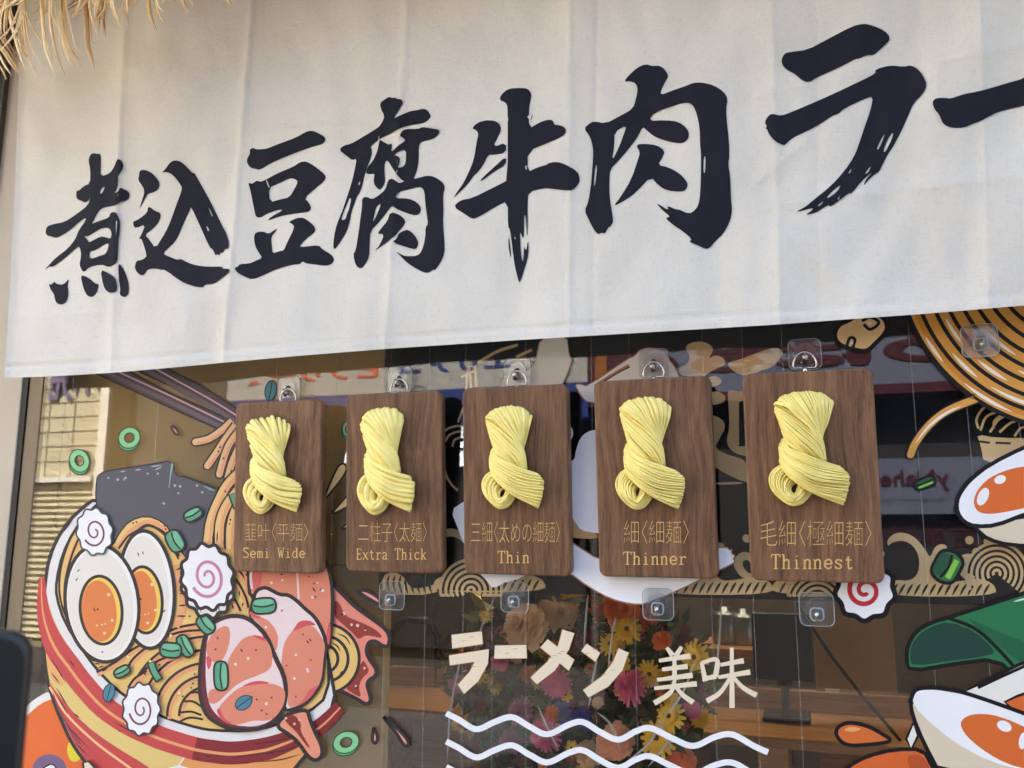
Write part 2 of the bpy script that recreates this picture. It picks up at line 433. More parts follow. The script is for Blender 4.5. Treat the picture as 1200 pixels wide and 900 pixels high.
def cloth_mat():
    m = bpy.data.materials.new('banner_cloth'); m.use_nodes = True
    n, l = m.node_tree.nodes, m.node_tree.links; b = n['Principled BSDF']
    tc = n.new('ShaderNodeTexCoord')
    mp = n.new('ShaderNodeMapping'); mp.inputs['Scale'].default_value = (1.0, 1.0, 0.22); l.new(tc.outputs['Object'], mp.inputs['Vector'])
    n1 = n.new('ShaderNodeTexNoise'); n1.inputs['Scale'].default_value = 420.0; n1.inputs['Detail'].default_value = 3; l.new(mp.outputs[0], n1.inputs['Vector'])
    mp2 = n.new('ShaderNodeMapping'); mp2.inputs['Scale'].default_value = (0.22, 1.0, 1.0); l.new(tc.outputs['Object'], mp2.inputs['Vector'])
    n2 = n.new('ShaderNodeTexNoise'); n2.inputs['Scale'].default_value = 420.0; n2.inputs['Detail'].default_value = 3; l.new(mp2.outputs[0], n2.inputs['Vector'])
    ad = n.new('ShaderNodeMath'); l.new(n1.outputs['Fac'], ad.inputs[0]); l.new(n2.outputs['Fac'], ad.inputs[1])
    n3 = n.new('ShaderNodeTexNoise'); n3.inputs['Scale'].default_value = 5.0; n3.inputs['Detail'].default_value = 3; l.new(tc.outputs['Object'], n3.inputs['Vector'])
    cr = n.new('ShaderNodeValToRGB'); l.new(ad.outputs[0], cr.inputs['Fac'])
    e = cr.color_ramp.elements; e[0].position = 0.6; e[0].color = (*lin((228, 224, 211)), 1); e[1].position = 1.0; e[1].color = (*lin((238, 234, 220)), 1)
    cr2 = n.new('ShaderNodeValToRGB'); l.new(n3.outputs['Fac'], cr2.inputs['Fac'])
    e = cr2.color_ramp.elements; e[0].position = 0.3; e[0].color = (0.93, 0.92, 0.90, 1); e[1].position = 0.65; e[1].color = (1, 1, 1, 1)
    mx = n.new('ShaderNodeMix'); mx.data_type = 'RGBA'; mx.blend_type = 'MULTIPLY'; mx.inputs['Factor'].default_value = 1
    l.new(cr.outputs[0], mx.inputs['A']); l.new(cr2.outputs[0], mx.inputs['B']); l.new(mx.outputs['Result'], b.inputs['Base Color'])
    b.inputs['Roughness'].default_value = 0.9; b.inputs['Specular IOR Level'].default_value = 0.1
    bp = n.new('ShaderNodeBump'); bp.inputs['Strength'].default_value = 0.5; bp.inputs['Distance'].default_value = 0.0010
    l.new(ad.outputs[0], bp.inputs['Height']); l.new(bp.outputs[0], b.inputs['Normal'])
    tl = n.new('ShaderNodeBsdfTranslucent'); l.new(mx.outputs['Result'], tl.inputs['Color'])
    ms = n.new('ShaderNodeMixShader'); ms.inputs[0].default_value = 0.16; out = n['Material Output']
    l.new(b.outputs[0], ms.inputs[1]); l.new(tl.outputs[0], ms.inputs[2]); l.new(ms.outputs[0], out.inputs['Surface'])
    return m
M_CLOTH = cloth_mat()
M_INK = mat('navy_black_ink', (30, 31, 40), 0.75, 0.15, var=0.10, scale=40)
ban = empty('cloth_banner', P(600, 399, YB), label='wide white cloth banner with navy brush lettering hung across the window', cat='banner')
mb = MB(); NU, NV = 520, 180
vs = []
ZBT = P(22, -60, YB).z                            # the banner's top edge hangs level
def vtop(u):
    a, b = -900.0, 400.0
    for _ in range(30):
        m_ = (a+b)/2
        if P(u, m_, YB).z > ZBT: a = m_
        else: b = m_
    return a
for i in range(NU+1):
    for j in range(NV+1):
        t = j/NV
        s_ = i/NU
        uu = interp(LEFT, -60+t*503) + s_*(1640-interp(LEFT, -60+t*503))
        vb = interp(BOT, uu); vt = vtop(uu); v = vt + t*(vb-vt)
        q = P(uu, v, YB-cloth(uu, v)); vs.append(q)
fs = [(i*(NV+1)+j, i*(NV+1)+j+1, (i+1)*(NV+1)+j+1, (i+1)*(NV+1)+j) for i in range(NU) for j in range(NV)]
mb.add(vs, fs, M_CLOTH); mb.build('cloth', ban, smooth=True)
# hanging rod and loops out of view above
MB().tube([(XG-0.1, YB, ZBT+0.008), (1.9, YB, ZBT+0.008)], 0.012, M_FRAME2, 10).build('hanging_rod', ban)

def glyph(label, outers, holes=()):
    os_ = [chaikin(o_, 1) for o_ in outers]; hs = [chaikin(h, 1) for h in holes]
    V2, T = tri2d(os_, hs, 4.0)
    mb = MB(); mb.add([P(u, v, YB-max(cloth(u+d_, v+e_) for d_ in (-2.2, 0, 2.2) for e_ in (-2, 2))-0.0005) for u, v in V2], T, M_INK)
    o = mb.build('brush_character', ban, smooth=True); o['label'] = label
A = lambda *p: Z(40, 170, 10, *p)
B = lambda *p: Z(40, 270, 10, *p)
glyph('first character 煮', [
  A((640,160),(660,110),(700,92),(740,105),(765,98),(782,130),(778,250),(780,370),(890,330),(940,250),(965,180),(990,158),(1030,190),(1048,240),(1030,290),(990,350),(995,420),(985,470),(960,540),(940,550),(950,565),(990,540),(1005,495),(1040,510),(1110,545),(1120,600),(1100,640),(1010,665),(960,705),(880,720),(790,740),(740,800),(690,900),(672,925),(760,890),(880,850),(890,800),(920,785),(965,790),(990,850),(1010,900))
  + B((1003,30),(990,100),(982,240),(975,380),(880,435),(790,395),(640,430),(590,490),(560,470),(530,400),(545,330),(550,260),(530,185),(500,200),(380,310),(250,410),(215,425),(180,420),(115,465),(180,400),(240,330),(400,210),(490,90),(520,0))
  + A((600,890),(612,848),(540,890)) + B((420,0),(300,75),(250,88),(200,70),(150,60),(130,20)) + A((150,950),(230,925),(360,900),(480,820),(640,700),(655,600),(640,650),(590,675),(550,650),(510,640),(490,600),(500,525),(520,540),(580,480),(655,450),(660,300),(640,200)),
  B((170,620),(200,640),(240,595),(255,625),(340,640),(415,560),(390,640),(405,740),(380,840),(320,875),(260,850),(240,800),(235,750),(190,690)),
  B((540,525),(600,535),(660,570),(720,625),(750,625),(755,660),(730,740),(680,785),(620,765),(580,690)),
  B((775,455),(870,500),(950,550),(970,640),(970,710),(910,738),(850,715),(810,650)),
  B((985,385),(1030,420),(1080,520),(1110,630),(1110,740),(1070,785),(1020,770),(1000,740),(1010,690),(990,560))],
  [A((770,575),(785,510),(835,480),(800,560)), B((580,65),(620,70),(660,55),(740,0),(800,-30),(880,-30),(905,20),(905,70),(890,100),(840,80),(780,70),(700,110),(645,145),(620,100)),
   B((650,245),(720,235),(880,130),(860,230),(830,280),(780,295),(650,340))])
C = lambda *p: Z(150, 170, 8.5714, *p)
D = lambda *p: Z(150, 240, 8.5714, *p)
glyph('second character 込', [
  C((115,260),(150,245),(220,265),(290,330),(322,390),(300,450),(250,478),(200,485),(160,560),(105,655),(150,530),(165,465),(150,420),(100,350),(110,310)),
  C((340,275),(380,235),(420,175),(470,150),(540,170),(610,240),(650,285),(665,275),(690,320),(780,480),(850,610)) + D((940,200),(990,290),(1015,390),(1000,450),(975,435),(955,485),(930,475),(918,512),(895,490),(880,515),(855,450),(820,430),(740,250),(640,30),(630,30),(620,60),(560,180),(500,330),(450,395),(430,410),(350,490),(400,515),(500,555),(525,540),(600,580),(690,610),(800,622),(955,620),(940,640),(1030,645),(1000,690),(950,730),(870,795),(770,800),(760,830),(690,825),(620,805),(530,770),(370,650),(335,655),(290,640),(200,645),(170,695),(135,712),(90,680),(65,630),(85,560),(120,560),(165,540),(190,510),(150,380),(135,340),(105,345),(135,300),(175,195),(80,235),(55,215),(50,165),(80,160),(150,115),(195,70),(200,20),(225,25),(270,60),(325,80),(330,120),(300,190),(230,260),(170,300),(215,350),(275,440),(350,320),(400,230),(440,130),(485,0)) + C((520,510),(545,430),(520,390),(470,320),(420,280),(380,270))],
  [C((805,625),(820,640),(855,715),(840,715)), C((785,810),(800,820),(818,860),(800,865))])
E_ = lambda *p: Z(265, 145, 8.5714, *p)
F_ = lambda *p: Z(265, 230, 8.5714, *p)
glyph('third character 豆', [
  E_((235,260),(270,240),(300,258),(370,255),(410,250),(520,205),(700,140),(800,80),(860,68),(920,90),(990,130),(1000,165),(970,205),(890,225),(770,265),(600,330),(450,395),(340,465),(300,455),(240,440),(208,390),(210,350),(240,300)),
  E_((220,590),(260,605),(300,575),(320,572),(345,585),(400,560),(520,495),(680,430),(740,385),(800,378),(860,405),(960,480),(1005,530),(985,580),(900,645),(785,750),(830,790),(858,850)) + F_((830,157),(760,165),(650,180),(540,200),(410,250),(450,205),(580,135),(520,135),(400,180),(350,215),(300,210),(285,150)) + E_((250,700),(235,640)),
  F_((625,260),(690,225),(740,213),(790,220),(880,290),(900,340),(880,370),(800,430),(730,510),(800,505),(930,490),(970,535),(1050,580),(1082,620),(1082,660),(1040,690),(990,698),(900,685),(800,675),(775,655),(750,665),(750,680),(660,688),(500,735),(400,780),(265,840),(180,805),(110,765),(80,720),(120,705),(135,680),(240,675),(290,650),(365,620),(330,570),(290,500),(278,400),(300,360),(370,352),(425,378),(470,350),(515,320),(500,350),(450,410),(460,500),(465,575),(540,550),(580,545),(610,470),(690,310),(660,275))],
  [E_((430,640),(520,605),(640,545),(690,555),(722,580),(690,650),(635,740),(540,760),(440,790)), E_((396,562),(408,562),(440,640),(427,648))])
G = lambda *p: Z(390, 105, 8.5714, *p)
H = lambda *p: Z(385, 205, 7.5, *p)
glyph('fourth character 腐', [
  G((475,130),(520,100),(565,70),(595,85),(620,78),(650,95),(685,95),(705,125),(690,165),(640,235),(610,295),(660,265),(720,240),(780,215),(850,205),(910,190),(950,205),(980,250),(985,275),(950,315),(900,340),(760,360),(680,385),(600,430),(480,490),(440,520),(375,575),(392,600),(390,660),(350,770),(325,845)) + H((309,37),(305,60),(280,150),(250,190),(240,220),(200,330),(190,400),(160,500),(110,580),(55,660),(40,630),(48,540),(70,440),(120,320),(150,230),(190,110),(212,33)) + G((225,780),(240,690),(195,710),(140,665),(60,605),(110,560),(180,545),(260,500),(400,415),(465,375),(500,320),(520,265),(480,190)),
  G((470,500),(510,525),(560,555),(585,540),(595,560),(585,620),(610,610),(650,565),(720,520),(725,505),(700,480),(670,465),(690,420),(730,395),(860,395),(900,375),(960,385),(1060,400),(1075,425),(1050,465),(1000,500),(900,520),(870,545),(862,600),(865,700),(850,800),(815,890)) + H((752,38),(700,60),(660,60),(600,0)) + G((640,845),(600,790),(560,720),(535,710),(518,760),(522,880)) + H((497,25),(495,75),(455,135),(425,115),(395,70),(402,0)) + G((415,845),(370,850),(330,840),(350,775),(400,720),(440,640),(460,560)),
  H((295,205),(330,190),(385,215),(440,180),(500,130),(520,50),(550,30),(590,50),(620,75),(680,50),(755,35),(810,20),(870,5),(930,15),(1000,60),(1025,110),(1005,170),(1010,300),(1005,420),(1020,600),(1020,690),(980,780),(935,840),(920,830),(890,855),(850,862),(780,830),(700,780),(640,720),(590,670),(640,700),(680,715),(780,712),(820,670),(850,560),(852,460),(875,430),(865,360),(850,250),(845,150),(820,110),(790,105),(700,130),(610,150),(580,205),(700,205),(780,240),(815,290),(805,335),(770,358),(700,340),(600,300),(555,265),(510,330),(440,420),(370,490),(360,600),(358,720),(320,790),(285,825),(240,800),(215,700),(240,660),(265,500),(280,380),(295,280)),
  H((540,325),(620,345),(680,400),(660,450),(610,500),(600,520),(500,600),(395,675),(450,620),(490,515),(425,520),(470,460),(520,400)),
  H((615,515),(660,490),(700,480),(760,530),(795,600),(770,655),(700,640),(555,590),(600,560))],
  [G((610,665),(660,620),(735,600),(735,700),(720,770),(650,790),(670,740),(675,690),(650,665)), H((465,245),(420,280),(410,320),(385,430),(430,340)),
   H((185,200),(200,210),(180,300),(160,350),(150,390),(110,400),(130,330),(170,240)), H((260,90),(268,60),(280,62),(272,90)), G((462,455),(470,470),(462,520),(452,520))])
I = lambda *p: Z(525, 95, 7.5, *p)
J = lambda *p: Z(525, 215, 7.5, *p)
glyph('fifth character 牛', [
  I((212,415),(250,370),(320,345),(400,345),(450,370),(470,425),(440,490),(395,580),(510,540),(510,630),(400,650),(355,645),(310,740),(250,815),(235,820),(180,900)) + J((120,60),(40,135),(90,60),(135,0)) + I((210,740),(235,650),(250,540),(268,470),(255,440),(235,425)),
  I((510,660),(510,735),(400,800),(280,890),(300,850),(400,760)),
  I((455,140),(490,95),(540,65),(640,60),(700,65),(735,110),(730,160),(712,230),(712,420),(800,365),(870,340),(920,342),(935,385),(965,385),(1020,400),(1042,440),(1010,485),(900,535),(700,615),(700,800),(780,760),(870,735),(880,720),(960,708),(1040,735),(1140,795),(1160,860)) + J((1150,0),(1100,60),(1020,60),(900,45),(850,40),(705,75),(700,180),(700,450),(692,455),(685,330),(680,275),(668,280),(668,480),(650,470),(640,430),(632,440),(640,600),(650,680),(662,680),(668,540),(675,575),(690,585),(700,510),(708,520),(705,630),(690,690),(635,870),(620,860),(585,720),(570,600),(545,395),(527,390),(525,150),(420,205),(250,305),(210,310),(150,270),(45,205),(110,145),(210,130),(400,35),(470,0)) + I((525,870),(525,240),(515,200),(490,180),(460,170)),
  J((535,460),(545,540),(557,665),(540,610),(530,520)), I((745,275),(740,320),(722,355),(735,310))],
  [I((672,760),(690,730),(695,790)), J((582,465),(592,470),(594,492),(585,485))])
K = lambda *p: Z(680, 70, 6, *p)
L = lambda *p: Z(680, 160, 6, *p)
glyph('sixth character 肉', [
  K((305,155),(345,105),(400,55),(460,30),(510,45),(550,40),(590,60),(622,115),(600,150),(575,200),(560,250),(650,215),(740,185),(800,160),(860,160),(940,180),(1010,225),(1038,275),(1025,340),(1030,430),(1045,560),(1050,680),(1040,730)) + L((1055,290),(1060,440),(1068,520),(1055,590),(1010,680),(945,740),(910,785),(880,790),(830,765),(765,740),(785,720),(720,665),(650,620),(595,570),(635,565),(580,520),(535,470),(560,480),(620,520),(610,485),(680,515),(690,510),(765,545),(810,515),(835,470),(845,380),(850,200),(848,100)) + K((842,600),(840,480),(820,380),(790,315),(750,300),(680,315),(520,370),(480,430),(600,425),(690,435),(750,480),(768,530),(745,575),(700,590),(600,570),(520,540),(460,490),(440,470),(400,550),(330,640),(270,710),(210,770),(205,850)) + L((205,420),(225,540),(232,600),(215,630),(195,640),(175,685),(150,675),(125,690),(95,655),(60,585),(30,520),(55,465),(75,350),(80,280)) + K((90,700),(90,620),(70,540),(25,485),(60,450),(95,432),(180,448),(280,395),(370,345),(390,280),(405,210),(390,165),(350,150)),
  K((390,597),(450,590),(540,600),(595,640),(580,685),(545,740),(620,755),(700,800),(745,850)) + L((758,340),(740,380),(700,388),(610,380),(550,345),(495,280),(400,385),(330,440),(228,495),(280,430),(360,300),(410,150),(420,110))],
  [K((330,455),(240,510),(240,600),(222,715),(270,620),(300,540)), K((868,680),(882,680),(878,795),(866,795)), K((106,745),(120,740),(105,885),(93,885))])
M_ = lambda *p: Z(890, 20, 6, *p)
N_ = lambda *p: Z(890, 130, 6, *p)
glyph('seventh character ラ', [
  M_((155,300),(175,255),(220,245),(340,230),(480,155),(650,65),(730,45),(800,60),(880,95),(925,150),(880,200),(840,235),(800,270),(760,265),(695,295),(680,292),(600,335),(480,390),(400,425),(350,460),(300,445),(250,400),(190,370),(160,335)),
  M_((35,740),(60,695),(90,678),(150,695),(220,670),(500,550),(730,440),(820,395),(812,368),(920,338),(1015,350),(1060,338),(1110,360),(1150,410),(1178,475),(1150,540),(1085,600),(1040,710),(960,880)) + N_((900,310),(870,370),(840,430),(820,440),(780,470),(725,535),(750,480),(800,425),(720,490),(650,580),(630,575),(560,630),(500,675),(485,660),(430,695),(385,720),(320,730),(365,705),(380,680),(310,700),(250,712),(330,670),(380,625),(500,530),(600,420),(665,320),(690,260),(740,110),(780,0)) + M_((800,555),(740,575),(600,640),(550,685),(520,690),(430,750),(330,805),(230,850),(180,900)) + N_((165,240),(110,215),(65,160),(50,120),(35,128)) + M_((55,770),)],
  [N_((885,155),(840,270),(822,268),(860,190)), N_((945,140),(930,200),(885,290),(870,285),(900,200)), N_((580,510),(545,570),(465,625),(500,575)), N_((790,375),(765,435),(738,445)), N_((650,400),(638,438),(622,438)), N_((405,665),(460,625),(425,672)), N_((572,585),(558,628),(546,618))])
O_ = lambda *p: Z(1080, 60, 10, *p)
glyph('eighth character, long stroke ー', [
  O_((125,600),(150,560),(210,545),(290,548),(335,555),(400,535),(500,500),(650,475),(850,420),(1050,360),(1150,335),(1200,310),(1500,220),(1600,330),(1550,540),(1300,620),(1200,640),(1100,660),(900,710),(790,765),(700,815),(600,850),(500,895),(400,900),(320,890),(250,850),(220,780),(205,740),(150,680))])

# ------------------------------------------------------------------ straw fringe of the awning, top left
M_STRAW = [mat('straw_pale', (226, 196, 140), 0.55, var=0.15, scale=60), mat('straw_gold', (205, 166, 100), 0.55, var=0.15, scale=60), mat('straw_brown', (170, 124, 68), 0.6, var=0.15, scale=60)]
YT = -0.27
th = empty('straw_awning', P(100, 0, YT), label='straw thatch awning fringe hanging over the top left of the banner', cat='awning')
def blade(pts, w_, tone=0, dy=0.0):
    """one straw blade: folded strip tapering to its tip; pts px, w_ px width at the root"""
    c = crom(pts, False, 5); n = len(c); vs = []; fs = []
    for i, (u, v) in enumerate(c):
        t = i/(n-1); a = Vector(c[max(i-1, 0)]); b = Vector(c[min(i+1, n-1)]); d = (b-a).normalized(); nn = Vector((-d.y, d.x))
        k = w_*0.5*(1.0-t**2.2)*min(1, 0.75+0.5*t)+0.12
        y = YT + dy - 0.012*math.sin(t*2.0)
        for s_, off in ((-1, 0.0), (0, -0.0022), (1, 0.0)):
            vs.append(P(u+nn.x*k*s_, v+nn.y*k*s_, y+off*(1-t)))
        vs.append(P(u, v, y+0.0006))
    for i in range(n-1):
        for k in range(4):
            k2 = (k+1) % 4
            fs.append((i*4+k, i*4+k2, (i+1)*4+k2, (i+1)*4+k))
    MB().add(vs, fs, M_STRAW[tone]).build('straw_blade', th, smooth=False)
SS = lambda *p: Z(0, 0, 8.18, *p)
S3 = lambda *p: Z(0, 0, 3.0, *p)
for pts, w_, tone in [
  (SS((300,-260),(220,60),(150,300),(0,490)), 9, 0), (SS((190,-200),(225,150),(250,450),(300,620),(365,725)), 6.5, 0), (SS((60,-200),(100,150),(150,380),(200,560),(255,690)), 5.5, 0),
  (SS((600,-250),(470,0),(400,150),(315,215)), 8, 0), (SS((380,-200),(400,150),(430,450),(480,600),(535,740)), 5.5, 0), (SS((500,-200),(490,200),(530,450),(575,600),(625,720)), 5, 2),
  (SS((560,-250),(570,50),(580,300),(640,520),(690,660)), 7, 0), (SS((600,-250),(620,150),(650,400),(720,560),(790,655)), 6, 1), (SS((820,-200),(840,200),(850,420),(880,540),(912,660)), 7.5, 2),
  (SS((840,-150),(870,100),(900,240),(950,370)), 4.5, 0), (SS((1010,-200),(1010,50),(960,140),(900,205)), 6, 1), (SS((1000,-200),(990,100),(980,220),(1010,350)), 5, 0), (SS((1010,-200),(1070,80),(1120,200),(1145,270)), 3.5, 0),
  (SS((900,-150),(800,40),(730,140),(685,190)), 6, 0), (SS((820,-200),(740,20),(620,110)), 6, 2), (SS((250,100),(300,250),(370,370),(420,440)), 3.5, 0), (SS((0,-250),(60,0),(40,250),(50,360)), 6, 1), (SS((-150,200),(0,350),(100,500),(200,700)), 7, 2),
  (SS((-60,430),(0,540),(50,640),(115,730)), 4, 0), (SS((-120,350),(20,480),(110,620),(190,710)), 6.5, 1), (SS((-100,560),(0,640),(60,770)), 3, 1), (SS((250,-60),(120,30),(-60,150)), 6, 0), (SS((170,-100),(60,60),(-80,190)), 5, 1), (SS((200,-120),(90,-10),(-60,90)), 6, 1),
  (SS((130,-150),(20,80),(-20,300)), 6, 1), (SS((50,-150),(-10,120),(10,330)), 5, 0), (SS((420,-90),(380,0),(300,50)), 4, 0), (SS((330,-100),(200,20),(80,60)), 4.5, 0), (SS((160,340),(210,480),(260,560)), 3, 1),
  (S3((478,-80),(450,0),(440,30),(420,60)), 6, 1), (S3((455,-90),(480,0),(437,40)), 5, 0), (S3((450,-60),(446,20),(450,85)), 4.5, 2), (S3((515,-90),(520,20),(530,70),(545,110)), 6.5, 1), (S3((540,-90),(550,20),(565,60),(578,85)), 4, 1),
  (S3((570,-60),(590,-10),(560,20)), 4, 0), (S3((640,-80),(640,0),(658,42)), 5, 1), (S3((650,-70),(670,0),(684,24)), 4, 1), (S3((790,-60),(800,0),(810,22)), 4, 1), (S3((500,-80),(450,0),(437,30)), 6, 0), (S3((300,-90),(280,10),(250,70)), 6, 1),
  (S3((380,-80),(395,30),(420,95)), 5, 1), (S3((350,-80),(345,30),(340,120)), 5.5, 1), (S3((370,-80),(365,60),(372,130)), 4.5, 2), (S3((330,-80),(355,40),(330,70)), 4.5, 0), (S3((310,-80),(330,10),(372,70)), 4.5, 0), (S3((360,-60),(340,40),(325,70)), 5, 1),
  (S3((700,-80),(705,-30),(716,4)), 4, 1), (S3((610,-80),(606,-20),(612,10)), 4.5, 0), (S3((740,-90),(742,-40),(738,0)), 4, 1)]:
    dy_ = rnd.uniform(-0.03, 0.03)
    blade(pts, w_*0.62, tone, dy_)
    ox = rnd.uniform(0.25, 0.55)*w_*rnd.choice((-1, 1)); k_ = rnd.uniform(0.86, 1.0)
    blade([(pts[0][0]+(u-pts[0][0])*1.0+ox, pts[0][1]+(v-pts[0][1])*k_) for u, v in pts], w_*0.42, (tone+rnd.choice((0, 1))) % 3, dy_+0.006)
    if rnd.random() < 0.5: blade([(u-ox*0.8+rnd.uniform(-2, 2), pts[0][1]+(v-pts[0][1])*rnd.uniform(.7, .95)) for u, v in pts], 1.6, rnd.choice((0, 1)), dy_-0.006)
# the thatch above and along the eave, out of view: layered straw on a sloping board
M_EAVE = mat('straw_mat', (176, 138, 84), 0.8, var=0.25, scale=30, bump=0.8, bscale=70)
zt = P(280, 0, YT).z
MB().add([(-1.9, YT-0.06, zt+0.24), (1.9, YT-0.06, zt+0.24), (1.9, -0.015, zt+0.60), (-1.9, -0.015, zt+0.60),
          (-1.9, YT-0.06, zt+0.28), (1.9, YT-0.06, zt+0.28), (1.9, -0.015, zt+0.66), (-1.9, -0.015, zt+0.66)],
         [(0, 3, 2, 1), (4, 5, 6, 7), (0, 1, 5, 4), (1, 2, 6, 5), (2, 3, 7, 6), (3, 0, 4, 7)], M_EAVE).build('thatch_mat', th)
fr = MB()
for i in range(420):
    x = rnd.uniform(-1.88, 1.88); y = YT+rnd.uniform(-0.07, 0.02); L0 = rnd.uniform(0.10, 0.225); dx = rnd.uniform(-0.035, 0.035); z0 = zt+0.25
    wd = rnd.uniform(0.0016, 0.004)
    fr.add([(x-wd, y, z0), (x+wd, y, z0), (x+dx*0.5+wd*0.8, y-0.01, z0-L0*0.55), (x+dx*0.5-wd*0.8, y-0.01, z0-L0*0.55), (x+dx, y-0.006, max(z0-L0, zt+0.012))], [(0, 1, 2, 3), (3, 2, 4)], M_STRAW[rnd.randrange(3)])
tag(fr.build('straw_fringe', th), kind='stuff')
# ------------------------------------------------------------------ walnut sample boards with noodle bundles
YF = -0.050                                  # front face of the boards
BT = 0.018
TILT = R(4.2)                                # the boards hang from their rings with the foot resting towards the glass
ZTOP = P(600, 460, YF).z
def PF(u, v, off=0.0):
    """pixel -> point on the leaning front face of the boards, off metres proud of it"""
    y = YF
    for _ in range(4):
        p = P(u, v, y-off); y = YF + (ZTOP-p.z)*math.tan(TILT)
    return P(u, v, y-off)
M_WALNUT = wood_mat('walnut', (68, 47, 33), (142, 105, 77), 1.0, 0.42)
M_GOLD = mat('gold_lettering', (222, 182, 110), 0.4, 0.4, var=0.05)
M_STEEL = mat('chromed_steel', (200, 196, 186), 0.22, 0.5, metal=1.0, var=0)
M_CLEAR = glass_mat('clear_plastic', 1.46, (0.90, 0.91, 0.91), 0.03, haze=0.05)
M_RIM = glass_mat('plastic_rim', 1.5, (0.95, 0.96, 0.96), 0.05, haze=0.45)
M_NOOD = mat('noodle_dough', (249, 232, 138), 0.45, 0.4, var=0.06, scale=50)
M_NOOD.node_tree.nodes['Principled BSDF'].inputs['Subsurface Weight'].default_value = 0.0

def rrect(w_, h_, r, n=6):
    pts = []
    for cx, cz, a0 in ((w_/2-r, h_/2-r, 0), (-w_/2+r, h_/2-r, 90), (-w_/2+r, -h_/2+r, 180), (w_/2-r, -h_/2+r, 270)):
        for k in range(n+1):
            a = R(a0+90*k/n); pts.append((cx+r*math.cos(a), cz+r*math.sin(a)))
    return pts
def slab(w_, h_, r, t, bev, mt):
    """rounded upright slab, front face at local y = 0, back at y = t"""
    mb = MB(); n = 0; rings = []
    for ins, y in ((bev, 0.0), (bev*0.3, bev*0.3), (0, bev), (0, t-bev), (bev, t)):
        rings.append([(x*(1-2*ins/w_), y, z*(1-2*ins/h_)) for x, z in rrect(w_, h_, r)])
    n = len(rings[0]); vs = [v for q in rings for v in q]; fs = []
    for i in range(len(rings)-1):
        for k in range(n): fs.append((i*n+k, (i+1)*n+k, (i+1)*n+(k+1) % n, i*n+(k+1) % n))
    fs.append(tuple(range(n))); fs.append(tuple((len(rings)-1)*n+k for k in range(n))[::-1])
    mb.add(vs, fs, mt); return mb

EM = 0.98
def text_px(body, x0, x1, y0, y1, y, thin=-0.012, tilt=0.0):
    """CJK line fitted into a pixel box on the plane y; returns an MB"""
    vs = []; fs = []; pen = 0.0
    for ch in body:
        cu = bpy.data.curves.new('txt', 'FONT'); cu.body = ch; cu.size = 1.0; cu.offset = thin; cu.resolution_u = 3
        ob = bpy.data.objects.new('txt', cu); COL.objects.link(ob)
        dg = bpy.context.evaluated_depsgraph_get(); me = bpy.data.meshes.new_from_object(ob.evaluated_get(dg))
        nb_ = len(vs); off = pen-(0.5 if ch == '〈' else 0.0)*EM
        vs += [v.co+Vector((off, 0, 0)) for v in me.vertices]; fs += [tuple(nb_+k for k in p.vertices) for p in me.polygons]
        pen += EM*(0.5 if ch in '〈〉' else 1.0)
        bpy.data.objects.remove(ob); bpy.data.curves.remove(cu); bpy.data.meshes.remove(me)
    xa, xb = min(v.x for v in vs), max(v.x for v in vs); ya, yb = min(v.y for v in vs), max(v.y for v in vs)
    pv = []
    for v in vs:
        u = x0 + (v.x-xa)/(xb-xa)*(x1-x0); w_ = y1 + (v.y-ya)/(yb-ya)*(y0-y1) + tilt*(u-x0)
        pv.append(PF(u, w_, y))
    return pv, fs
